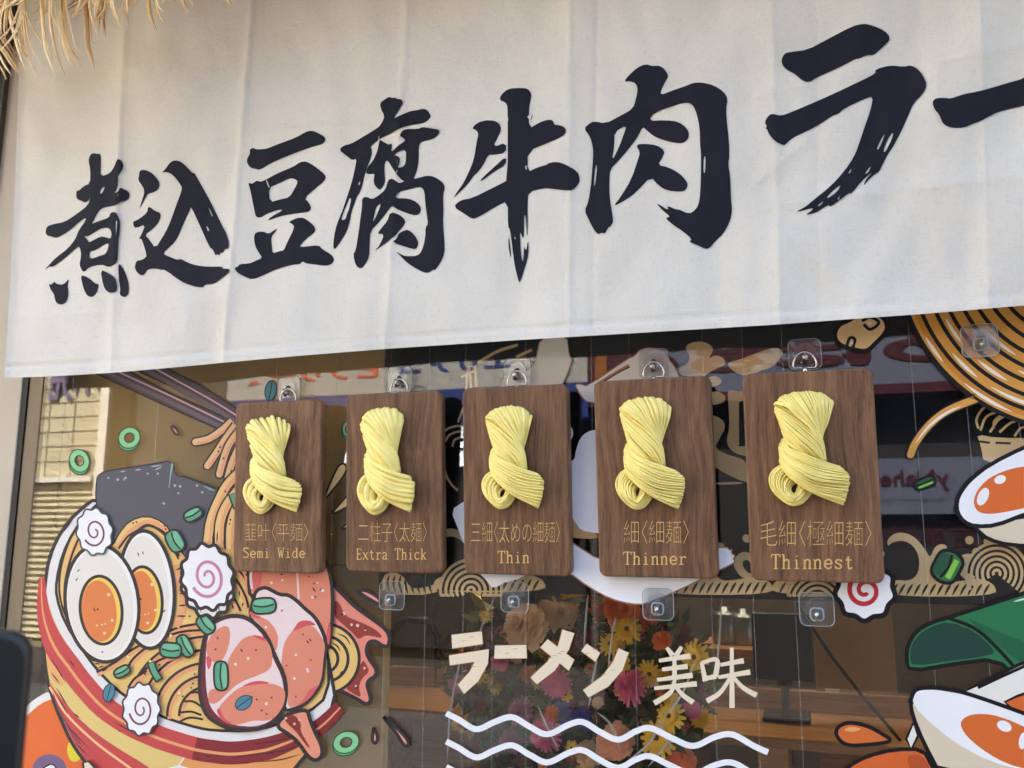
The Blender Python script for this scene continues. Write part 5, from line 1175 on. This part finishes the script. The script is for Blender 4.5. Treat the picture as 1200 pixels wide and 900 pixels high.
b.line([(202,543),(200,556),(198,572)], 2.6, (136, 168, 160), (1, .3)); b.line([(238,569),(246,573),(253,575)], 2.4, (120, 160, 152), 'both'); b.lines([[(176,547),(190,545)], [(181,551),(190,547)], [(141,553),(147,552)], [(158,551),(166,550)]], 1.6, (170, 178, 180))
b.dots([(138,562,1.6),(147,560,1.5),(127,560,1.1),(173,555,1.1),(185,555,1.3),(205,569,1.5),(211,570,1.6),(209,578,1.2),(231,569,1.4),(237,577,1.3),(192,590,1.5),(145,562,1.0)], (176, 176, 182))
# noodles hanging down from the chopsticks into the bowl
b.part('noodle_strands')
for pts in ([(243,638),(247,610),(257,585),(268,566),(290,544)], [(257,642),(258,612),(268,588),(290,562)], [(270,644),(271,615),(280,590),(295,575)]):
    b.line(pts, 14, INKL); b.line(pts, 10, (238, 196, 130)); b.line([(x+2.5, y) for x, y in pts], 3.5, PEA)
b.lines([[(249,634),(250,625)], [(262,640),(263,628)], [(274,640),(275,630)], [(254,636),(255,622)]], 1.6); b.dots([(264,576,1.1),(270,609,1.2),(269,614,1.0),(271,552,1.0)], INKL)
# eggs
for nm, cx, cy, a_, b_, rot, yx, yy, ya, yb in (('rear', 172, 691, 32, 69, -4, 169, 703, 21, 39), ('front', 119.5, 707, 43, 69, -6, 118.5, 715, 24.5, 40)):
    b.part('egg'); b.ell(cx, cy, a_, b_, rot, CRM, out=4.2, oc=INKL)
    b.ell(cx-1.5, cy+1, a_-5, b_-5, rot, (236, 230, 216))
    b.lines([[(cx-26, cy-40), (cx-29, cy-37)], [(cx-28, cy-30), (cx-31, cy-26)], [(cx+18, cy-10), (cx+20, cy-5)], [(cx-1, cy+57), (cx+2, cy+57)]] if nm == 'front' else [[(161,647),(163,652)], [(167,646),(168,650)], [(191,718),(194,714)]], 1.5)
    b.part('yolk', sub=True); b.ell(yx, yy, ya, yb, -5, (246, 206, 98), out=3.6, oc=INKL); b.ell(yx-2.2, yy+1, ya-4.2, yb-4.0, -5, ORG)
    b.dots([(yx+9, yy-18, 2), (yx+13, yy+12, 1.7), (yx+4, yy+27, 1.7), (yx-5, yy+18, 1.1), (yx+1, yy+17, 1.0), (yx+5, yy+16, 1.0)], (250, 214, 160)); b.lines([[(yx-9, yy-3), (yx-7, yy+2)]], 1.6); b.dots([(yx-4, yy-1, 1.2)], INKL)
# ham slices
b.part('ham_slice', label='rear ham slice')
b.fill([(293,700),(291,680),(293,662),(300,650),(378,650),(386,668),(390,695),(389,735),(384,765),(352,790),(320,720)], MEAT, 1, out=4.2, oc=INKL)
b.fill([(295,690),(296,668),(303,660),(308,664),(306,686),(303,692)], (222, 108, 106), 2); b.line([(348,668),(349,685),(350,702)], 2.2, FAT); b.line([(295,690),(294,672),(300,658)], 3, FAT)
b.fill([(386,725),(388,740),(385,760),(382,745)], (218, 92, 96), 2)
b.lines([[(366,688),(370,694)], [(369,698),(370,701)]], 1.8); b.dots([(376,691,1.3),(330,673,1.2),(362,676,1.0),(368,684,1.0)], INKL); b.dots([(318,683,1.6),(331,680,1.4),(378,692,2),(366,700,1.5),(372,683,1.2)], FAT)
b.part('ham_slice', label='middle ham slice')
b.fill([(297,702),(300,692),(310,688),(317,691),(328,697),(338,697),(348,704),(357,713),(368,722),(375,733),(382,750),(381,767),(379,783),(377,800),(367,815),(357,825),(342,832),(333,832),(325,800),(310,760),(292,722)], FAT, 1, out=4.4, oc=INKL)
b.fill(C6((780,430),(795,320),(850,240),(920,190),(1000,195),(1050,260),(1090,330),(1075,420),(1070,500),(1055,600),(1000,685),(930,745),(850,775),(822,765),(825,640),(795,540),(775,480)), MEAT, 2)
b.fill(C6((800,300),(870,220),(900,165),(980,160),(1030,200),(960,195),(900,225),(850,240)), (214, 88, 92), 2); b.fill(C6((1050,600),(1000,690),(930,750),(850,778),(900,755),(950,700),(970,650),(1000,640)), (220, 100, 102), 2)
b.fill(C6((540,120),(640,135),(710,180),(755,260),(755,330),(735,390),(690,280),(630,190)), MEAT, 2); b.fill(C6((540,110),(570,95),(590,125),(650,140),(600,150)), (220, 90, 96), 2)
b.lines([C6((955,300),(970,325)), C6((975,290),(990,310)), C6((775,100),(790,85))], 1.7); b.dots(C6((815,480),(880,698),(930,262),(985,440)), (150, 66, 66), 1.1); b.dots([q+(1.6,) for q in C6((880,405),(965,520),(870,570),(670,210),(960,505))], FAT)
b.part('ham_slice', label='front ham slice')
b.fill([(240,745),(247,731),(262,723),(275,721),(288,723),(300,731),(313,745),(323,770),(333,790),(336,810),(333,828),(327,841),(316,850),(298,856),(270,855),(255,848),(243,840),(236,826),(233,800),(236,765)], (112, 46, 58), 1, out=4.4, oc=INKL)
b.fill([(243,748),(249,733),(263,726),(275,724),(287,726),(298,733),(310,747),(320,772),(330,792),(333,810),(330,827),(324,838),(314,847),(298,852),(275,850),(262,845),(250,834),(244,822),(241,800),(241,770)], FAT, 1)
b.fill(C6((250,330),(290,260),(360,200),(410,205),(420,260),(410,340),(380,420),(350,450),(300,460),(255,420)), MEAT, 2); b.fill(C6((250,400),(295,440),(270,520),(250,470)), (220, 96, 98), 2)
b.fill(C6((500,290),(430,390),(395,460),(410,560),(370,640),(300,640),(265,660),(262,730),(290,752),(340,735),(420,650),(500,590),(600,555),(690,515),(715,470),(715,390),(690,320),(650,275),(570,265)), MEAT, 2)
b.fill(C6((560,262),(650,272),(690,315),(620,295)), (218, 92, 96), 2)
b.fill(C6((320,800),(380,720),(480,630),(600,600),(720,605),(800,640),(808,700),(790,770),(740,840),(680,870),(580,865),(500,890),(440,900),(360,870)), MEAT, 2)
b.fill(C6((480,632),(600,580),(720,603),(600,612)), (216, 86, 92), 2); b.fill(C6((315,800),(345,770),(370,850),(450,895),(380,885)), (216, 86, 92), 2)
b.lines([C6((490,362),(505,382))], 2.0); b.dots(C6((600,370),(605,718),(330,285),(315,365),(710,705),(675,822),(640,795)), (120, 50, 50), 1.2); b.dots([q+(1.8,) for q in C6((545,430),(455,470),(672,748))], (248, 224, 190))
leaf(*C6((515,740))[0], 25, 15, -35, a=b)
b.part('sauce_drip')
b.fill([(323,851),(333,838),(360,830),(363,843),(370,860),(377,873),(378,886),(370,892),(361,887),(350,870),(338,860)], (236, 154, 122), 2, out=4.6, oc=INKL)
b.fill(C7((790,420),(870,400),(920,470),(910,520),(960,600),(985,645),(950,620),(880,520),(820,470)), (140, 56, 44), 2); b.dots([q+(1.6,) for q in C7((810,430),(905,440),(870,470))], (238, 190, 170))
for cx, cy, L_, W_, rot in ((309,710,24,17,-4), (259,792,30,15,88), (241,732,20,15,50), (217,757,24,13,62), (200,762,21,16,4), (143,787,17,10,-28), (205,634,22,17,62), (226,603,19,12,-28)):
    scal(b, cx, cy, L_, W_, rot)
b.part('spring_onion').line([(177,776),(180,786),(187,798)], 10, INKL).line([(177,777),(180,786),(186,796)], 6, GRN)
b.part('spring_onion').fill([(268,580),(278,577),(280,600),(274,596)], GRN, 0, out=2, oc=INKL)
naruto(b, 110.7, 623, 20.5, 27, -8, (128, 66, 78), 2.4, 2.0, (78, 76, 84), 1.6, 5.2, 10)
naruto(b, 243, 676, 30, 38, -10, (208, 134, 160), 3.8, 4.0, INKL, 1.9, 3.4, 12, thick=True)
naruto(b, 165.5, 831, 21.5, 30, 0, (128, 66, 78), 2.4, 2.2, (70, 66, 72), 1.6, 5.4, 11)
leaf(127.5, 812, 25, 13, 105, a=b)
b.part('bowl_foot').fill([(97,894),(104,892),(122,912),(100,912)], (244, 222, 190), 0, out=3, oc=INKL)
b.build()

# ---- chopsticks with lifted noodles
c_ = Art('chopsticks_sticker', YK+0.0004, label='purple grey chopsticks sticker lifting noodles, left of the Semi Wide board', cat='sticker')
for P0, hl in (([(88,426),(126,420),(155,437),(200,461),(268,491),(256,503),(200,478),(122,442)], [(120,426),(150,441),(200,464),(264,495)]), ([(150,424),(182,420),(200,434),(232,450),(286,484),(280,496),(200,452),(166,437)], [(168,424),(200,442),(250,470),(282,490)])):
    c_.part('chopstick'); c_.fill(P0, (84, 72, 80), 0, out=2.0, oc=(52, 44, 48)); c_.line([(x-3, y+6) for x, y in hl], 5, (110, 96, 106)); c_.line(hl, 2.0, (206, 164, 172))
for pts in ([(229,518),(245,514),(260,504),(272,493)], [(243,546),(252,533),(263,516),(276,498)], [(257,556),(262,538),(269,520),(284,500)], [(267,560),(272,542),(281,522),(290,505)]):
    c_.part('noodle_strand'); c_.line(pts, 11.5, (64, 56, 58)); c_.dots([(pts[0][0], pts[0][1], 5.6)], (64, 56, 58)); c_.line(pts, 7.6, (232, 190, 136)); c_.dots([(pts[0][0], pts[0][1], 3.7)], (232, 190, 136)); c_.line([(x+1.2, y+1.5) for x, y in pts], 2.4, (232, 160, 122))
c_.dots([(258,524,1.2),(256,529,1.2),(262,537,1.2),(277,506,1.2)], (90, 50, 36))
c_.build()
ring(93, 540, 11.5, 13.5, -20, 'green spring onion ring sticker nearest the window frame'); ring(151.5, 513, 13, 12, -35, 'green spring onion ring sticker under the chopsticks'); ring(405.5, 870, 15.5, 12.5, -20, 'green spring onion ring sticker right of the ramen bowl')
ring(408, 503, 7, 10, 0, 'green ring sticker mostly hidden behind the Extra Thick board')
leaf(317, 458, 28, 13, 100, 'blue leaf sticker beside the hook of the Semi Wide board')
drop([(200,499),(205,500),(212,511),(204,508)], 'tiny pink drop sticker under the chopsticks', w_=3.0, oc=(70, 60, 62))
drop([(418,692),(428,691),(440,697),(447,704),(444,709),(434,703),(424,697)], 'pink sauce drop sticker beside the empty hook')
drop([(438,852),(441,858),(443,866),(440,872),(436,868),(437,858)], 'small pink sauce drop sticker right of the green ring', w_=4)
drop([(448,838),(458,846),(468,856),(479,868),(478,876),(472,872),(464,858),(455,848)], 'long pink sauce drop sticker near the white wavy lines', w_=4)
for pts, lab in (([(377,590),(394,549),(401,542),(407,547),(404,556),(392,572)], 'longest beige noodle sticker between the first two boards'), ([(387,603),(398,591),(409,578),(420,575),(414,590),(398,599)], 'middle beige noodle sticker between the first two boards'), ([(398,621),(408,612),(416,612),(408,618)], 'shortest beige noodle sticker between the first two boards')):
    a = Art('noodle_sticker', YK, label=lab, cat='sticker', group='beige noodle stickers'); a.part('noodle'); a.fill(pts, (250, 212, 142), 2, out=2.2, oc=INKL); a.build()

# ---- orange bowl in the lower left corner
a = Art('orange_bowl_sticker', YK+0.0011, label='orange bowl sticker in the bottom left corner behind the ramen bowl', cat='sticker')
a.part('rim'); a.fill([(14,846),(30,828),(45,816),(62,808),(75,860),(110,912),(0,912)], (240, 236, 226), 2)
a.part('body'); a.fill([(14,858),(32,838),(48,824),(64,818),(78,860),(112,912),(0,912)], (232, 112, 52), 1)
a.part('blob'); a.fill([(80,868),(92,872),(96,890),(84,894),(78,882)], (232, 214, 60), 2)
a.part('plum'); a.ell(58, 902, 20, 18, 0, (120, 98, 130)); a.fill([(50,900),(62,894),(68,904),(60,908),(48,908)], WHT, 1, out=1.6, oc=INKR)
a.build()

# ---- white bowl behind the middle boards
W_ = (250, 251, 252); BRN = (150, 98, 70)
a = Art('white_bowl_sticker', YK, label='white bowl and spoon sticker mostly hidden behind the Thin and Thinner boards', cat='sticker')
a.part('ladle'); a.fill([(634,392),(664,392),(667,418),(671,420),(665,438),(656,456),(640,470),(600,470),(587,457),(586,447),(592,439),(605,437),(626,432)], (222, 214, 202), 1, out=1.2, oc=(170, 150, 130))
a.part('spoon'); a.fill([(673,450),(682,450),(688,453),(736,420),(744,417),(749,410),(760,407),(772,409),(780,413),(784,421),(792,431),(798,446),(790,480),(720,480),(697,472),(687,471),(680,463)], (226, 218, 208), 1, out=1.4, oc=BRN)
a.line([(697,452),(716,440),(737,428)], 3.4, (168, 120, 100)); a.line([(708,447),(724,437),(738,430)], 1.6, (60, 30, 26))
a.part('bowl_body'); a.fill([(655,500),(667,497),(672,505),(671,513),(666,518),(664,540),(673,540),(675,527),(680,513),(688,506),(700,503),(760,503),(790,560),(790,640),(700,624),(687,626),(678,620),(670,605),(660,600),(600,600),(560,580),(543,588),(528,598),(537,620),(543,637),(560,660),(562,672),(572,682),(577,690),(593,682),(610,678),(617,672),(666,670),(655,620),(655,560)], W_, 1)
a.fill([(660,629),(680,642),(702,656),(760,668),(820,664),(837,642),(852,641),(855,645),(858,643),(857,649),(862,651),(859,655),(862,658),(856,662),(837,671),(816,682),(780,698),(756,708),(740,708),(716,702),(690,688),(666,670),(640,664)], W_, 1, out=1.6, oc=(176, 130, 104))
a.part('gold_patch'); a.fill([(664,604),(668,602),(674,612),(681,622),(700,625),(700,632),(664,630)], (202, 160, 108), 1)
a.build()

# ---- window lettering
R4 = lambda *p: Z(400, 640, 2.4, *p)
LET_C = (240, 224, 192)
for shp, lab in (([[(310,250),(395,240),(398,275),(312,288)], [(303,308),(415,290),(412,330),(385,380),(345,415),(328,390),(360,355),(375,325),(305,335)]], 'cream window letter ラ at the start of the noodle word'),
    ([[(432,280),(520,278),(522,315),(430,316)]], 'cream window letter, a plain bar, between ラ and メ'),
    ([[(622,235),(655,245),(640,290),(600,350),(550,388),(532,370),(580,325),(610,280)], [(560,285),(580,262),(655,320),(640,350)]], 'cream window letter メ crossing strokes'),
    ([[(675,295),(690,275),(728,300),(715,325)], [(780,288),(808,300),(790,350),(750,395),(695,425),(680,405),(735,365),(765,325)]], 'cream window letter ン at the end of the noodle word')):
    a = Art('letter_sticker', YK, label=lab, cat='letter', group='cream window lettering'); a.part('stroke')
    for s_ in shp: a.fill(R4(*s_), (176, 126, 96), 0, out=1.6, oc=(176, 126, 96))
    for s_ in shp: a.fill(R4(*s_), LET_C, 0)
    for s_ in shp:
        q = R4(*s_); cx = sum(x for x, y in q)/len(q); cy = sum(y for x, y in q)/len(q)
        a.lines([[(cx-8, cy+2), (cx-1, cy+1)], [(cx+2, cy-3), (cx+9, cy-4)]], .9, (196, 152, 116))
    a.build()
for strokes, lab in (([((915,285),(932,308)), ((957,283),(940,310)), ((893,322),(982,309)), ((902,347),(974,338)), ((888,376),(988,363)), ((937,310),(937,376)), ((880,400),(1000,387)), ((938,376),(925,412),(880,442)), ((940,395),(962,420),(990,440))], 'cream window character 美 after the noodle word'),
    ([((1013,326),(1024,380)), ((1013,328),(1056,320),(1052,368)), ((1022,373),(1054,366)), ((1066,334),(1132,322)), ((1060,369),(1150,354)), ((1098,285),(1099,455)), ((1096,367),(1065,412),(1028,436)), ((1101,367),(1130,398),(1168,420))], 'cream window character 味 right of 美')):
    a = Art('letter_sticker', YK, label=lab, cat='letter', group='cream window lettering'); a.part('stroke')
    for s_ in strokes: a.line(R4(*s_), 5.6, LET_C, (.75, 1.15))
    a.build()
def wavy(v_off, u_end, label):
    pts = [(523, 836+v_off)]; 
    base = R4((295,470),(330,488),(380,515),(430,495),(480,481),(530,508),(580,529),(640,502),(680,495),(730,524),(780,544),(830,520),(870,512),(930,540),(990,562),(1050,537),(1100,530),(1160,562),(1200,580))
    q = [(x, y+v_off) for x, y in base if x <= u_end]
    a = Art('wavy_line_sticker', YK, label=label, cat='sticker', group='white wavy line stickers'); a.part('line'); a.line(q, 7.0, (248, 248, 246)); a.build()
wavy(0, 905, 'topmost white wavy line sticker under the lettering'); wavy(33, 905, 'second white wavy line sticker under the lettering'); wavy(63, 905, 'lowest white wavy line sticker, cut by the picture edge')

# ---- artwork at the right
a = Art('noodle_ball_sticker', YK, label='orange noodle ball sticker in the upper right under the banner', cat='sticker')
ctr = (1262, 292)
def arcp(r, t0, t1, st=3): return [(ctr[0]+r*math.cos(R(t_)), ctr[1]+r*math.sin(R(t_))) for t_ in range(t0, t1+1, st)]
a.part('ball'); a.fill(arcp(212, 90, 200)+[ctr], (222, 160, 74), 0)
a.fill(arcp(205, 90, 200)+list(reversed(arcp(198, 90, 200))), (208, 138, 56), 0)
V, F = ribbon(arcp(212, 90, 200), 5.5); a.part('outline').raw(V, F, INKR)
a.part('strands')
for k in range(1, 11):
    V, F = ribbon(arcp(212-15.5*k, 90, 204), 4.8); a.raw(V, F, INKR)
a.part('shine')
for r, t0, t1 in ((205, 112, 130), (205, 140, 150), (190, 98, 122), (190, 128, 140), (174, 118, 132), (174, 140, 152), (158, 100, 116), (143, 120, 138)):
    V, F = ribbon(arcp(r, t0, t1, 1), 4.2, 'both'); a.raw(V, F, (250, 238, 214))
a.build()
a = Art('noodle_strand_sticker', YK, label='single curved orange noodle sticker under the noodle ball', cat='sticker')
q = [(1067,533),(1073,519),(1089,498),(1111,481),(1147,466)]
a.part('outline').line(q, 12.5, INKR); a.dots([(1067,533,6.2)], INKR); a.part('noodle').line(q, 8.5, (224, 162, 76)); a.dots([(1067,533,4.2)], (224, 162, 76)); a.part('shine').line([(1073,519),(1089,499),(1109,484),(1126,476)], 3.2, (250, 240, 222), 'both'); a.build()
a = Art('mushroom_sticker', YK, label='beige mushroom slice sticker above the Thinnest board', cat='sticker')
a.part('slice'); a.fill([(978,390),(984,380),(995,376),(1003,370),(1022,368),(1036,372),(1040,384),(1036,392),(1028,400),(1016,412),(1004,410),(990,407),(980,400)], (234, 194, 140), 2, out=4.6, oc=INKR)
a.part('marks').line([(992,406),(996,396),(1002,398),(1000,408),(1008,412)], 3.6, INKR); a.line([(1010,376),(1020,372),(1030,378),(1020,386),(1012,380)], 3.6, INKR); a.dots([(998,402,2), (1019,379,2.2)], (240, 236, 226)); a.build()
a = Art('egg_sticker', YK, label='halved egg sticker with orange yolk at the right edge, below the noodle ball', cat='sticker')
a.part('underside'); a.fill([(1140,614),(1146,622),(1158,632),(1183,639),(1230,640),(1240,600)], (226, 210, 180), 1, out=4.6, oc=INKR)
a.part('white'); a.fill([(1121,588),(1126,576),(1137,562),(1160,544),(1200,524),(1245,506),(1250,585),(1200,603),(1167,616),(1143,617),(1130,612),(1122,601)], (244, 244, 242), 1, out=4.8, oc=INKR)
a.part('yolk'); a.fill([(1140,588),(1146,572),(1164,556),(1200,545),(1245,548),(1245,585),(1190,598),(1160,603),(1145,600)], (224, 112, 52), 2); a.ell(1152, 582, 6, 11, 25, WHT); a.ell(1172, 562, 7, 5, -20, WHT)
a.build()
a = Art('fish_cake_sticker', YK, label='white fish cake sticker with red spiral under the Thinnest board', cat='sticker')
naruto(a, 1014, 692, 34, 34, 12, (198, 52, 62), 6.0, 6.0, INKR, 1.75, 0.6, 9); a.build()
for cx, cy, L_, W_, rot, lab in ((1084, 566, 22, 11, -22, 'small dark green spring onion sticker below the curved noodle'), (1110, 664, 30, 30, -62, 'large dark green spring onion sticker on the printed waves')):
    a = Art('spring_onion_sticker', YK, label=lab, cat='sticker', group='dark spring onion stickers'); scal(a, cx, cy, L_, W_, rot, (60, 110, 62), INKR, 4.2 if L_ > 25 else 3.4, (44, 84, 58))
    t = R(rot); a.part('cut_edge').line([(cx+math.cos(t)*x-math.sin(t)*W_*.22, cy+math.sin(t)*x+math.cos(t)*W_*.22) for x in (-L_*.4, 0, L_*.4)], W_*.22, (136, 196, 76)); a.build()
a = Art('seaweed_sticker', YK+0.0006, label='green seaweed leaf sticker at the right edge over the lower egg', cat='sticker')
a.part('leaf'); a.fill([(1062,772),(1064,756),(1073,740),(1092,729),(1111,724),(1200,695),(1260,676),(1260,910),(1225,850),(1194,797),(1168,772),(1118,778),(1066,787)], (46, 118, 72), 1, out=4.8, oc=INKR)
a.part('fold'); a.fill([(1066,770),(1068,756),(1077,743),(1094,733),(1112,728),(1143,740),(1166,762),(1162,768),(1118,774),(1069,781)], (36, 66, 54), 1)
a.part('crease').line([(1111,724),(1143,737),(1171,762),(1200,795)], 4.2, INKR); a.part('shine').line([(1188,705),(1204,701)], 2.2, (220, 234, 224), 'both')
a.fill([(1130,722),(1170,740),(1200,752),(1260,770),(1260,800),(1200,780),(1172,758),(1145,735)], (38, 98, 62), 2); a.build()
a = Art('egg_sticker', YK, label='halved egg sticker in the bottom right corner under the seaweed leaf', cat='sticker')
a.part('bowl_rim'); a.fill([(1128,812),(1150,800),(1196,778),(1240,765),(1245,860),(1160,830)], (240, 236, 222), 0, out=4.2, oc=INKR); a.line([(1146,806),(1180,790),(1220,772)], 3.6, INKR); a.fill([(1170,826),(1200,812),(1240,804),(1240,850)], (222, 108, 50), 1, out=3.2, oc=INKR)
a.part('underside'); a.fill([(1067,820),(1069,838),(1083,872),(1103,908),(1240,908),(1240,860),(1100,820)], (226, 210, 180), 1, out=4.8, oc=INKR)
a.part('white'); a.fill([(1068,820),(1073,809),(1090,806),(1110,808),(1137,814),(1200,836),(1250,856),(1250,905),(1210,905),(1160,893),(1115,868),(1078,836)], (246, 245, 242), 1); a.line([(1066,824),(1073,809),(1090,806),(1110,808),(1137,814),(1200,836),(1250,856)], 4.8, INKR)
a.part('yolk'); a.fill([(1124,850),(1130,840),(1145,836),(1168,838),(1200,851),(1240,872),(1240,900),(1200,902),(1168,890),(1137,868)], (222, 110, 50), 2); a.ell(1177, 851, 9, 6, 25, WHT); a.ell(1199, 868, 5, 10, 10, WHT)
a.build()
a = Art('orange_bowl_sticker', YK+0.0009, label='orange bowl edge sticker at the bottom right beneath the egg', cat='sticker')
a.part('edge'); a.fill([(980,912),(994,898),(1016,886),(1048,878),(1082,878),(1092,898),(1104,915)], (218, 106, 48), 1, out=4.6, oc=INKR); a.part('shade'); a.fill([(1060,886),(1080,884),(1090,900),(1096,912),(1072,912)], (188, 88, 44), 1)
a.part('spoon_edge'); a.fill([(1062,866),(1070,848),(1076,862),(1068,878)], (240, 236, 222), 0, out=3.2, oc=INKR); a.build()
drop([(979,862),(981,852),(994,846),(1016,850),(1034,860),(1048,869),(1016,873),(991,874)], 'orange soup drop sticker over the pine counter', c=(218, 112, 52), w_=4.6, oc=INKR, hi=[(987,856),(996,851),(1012,854),(1000,858)])
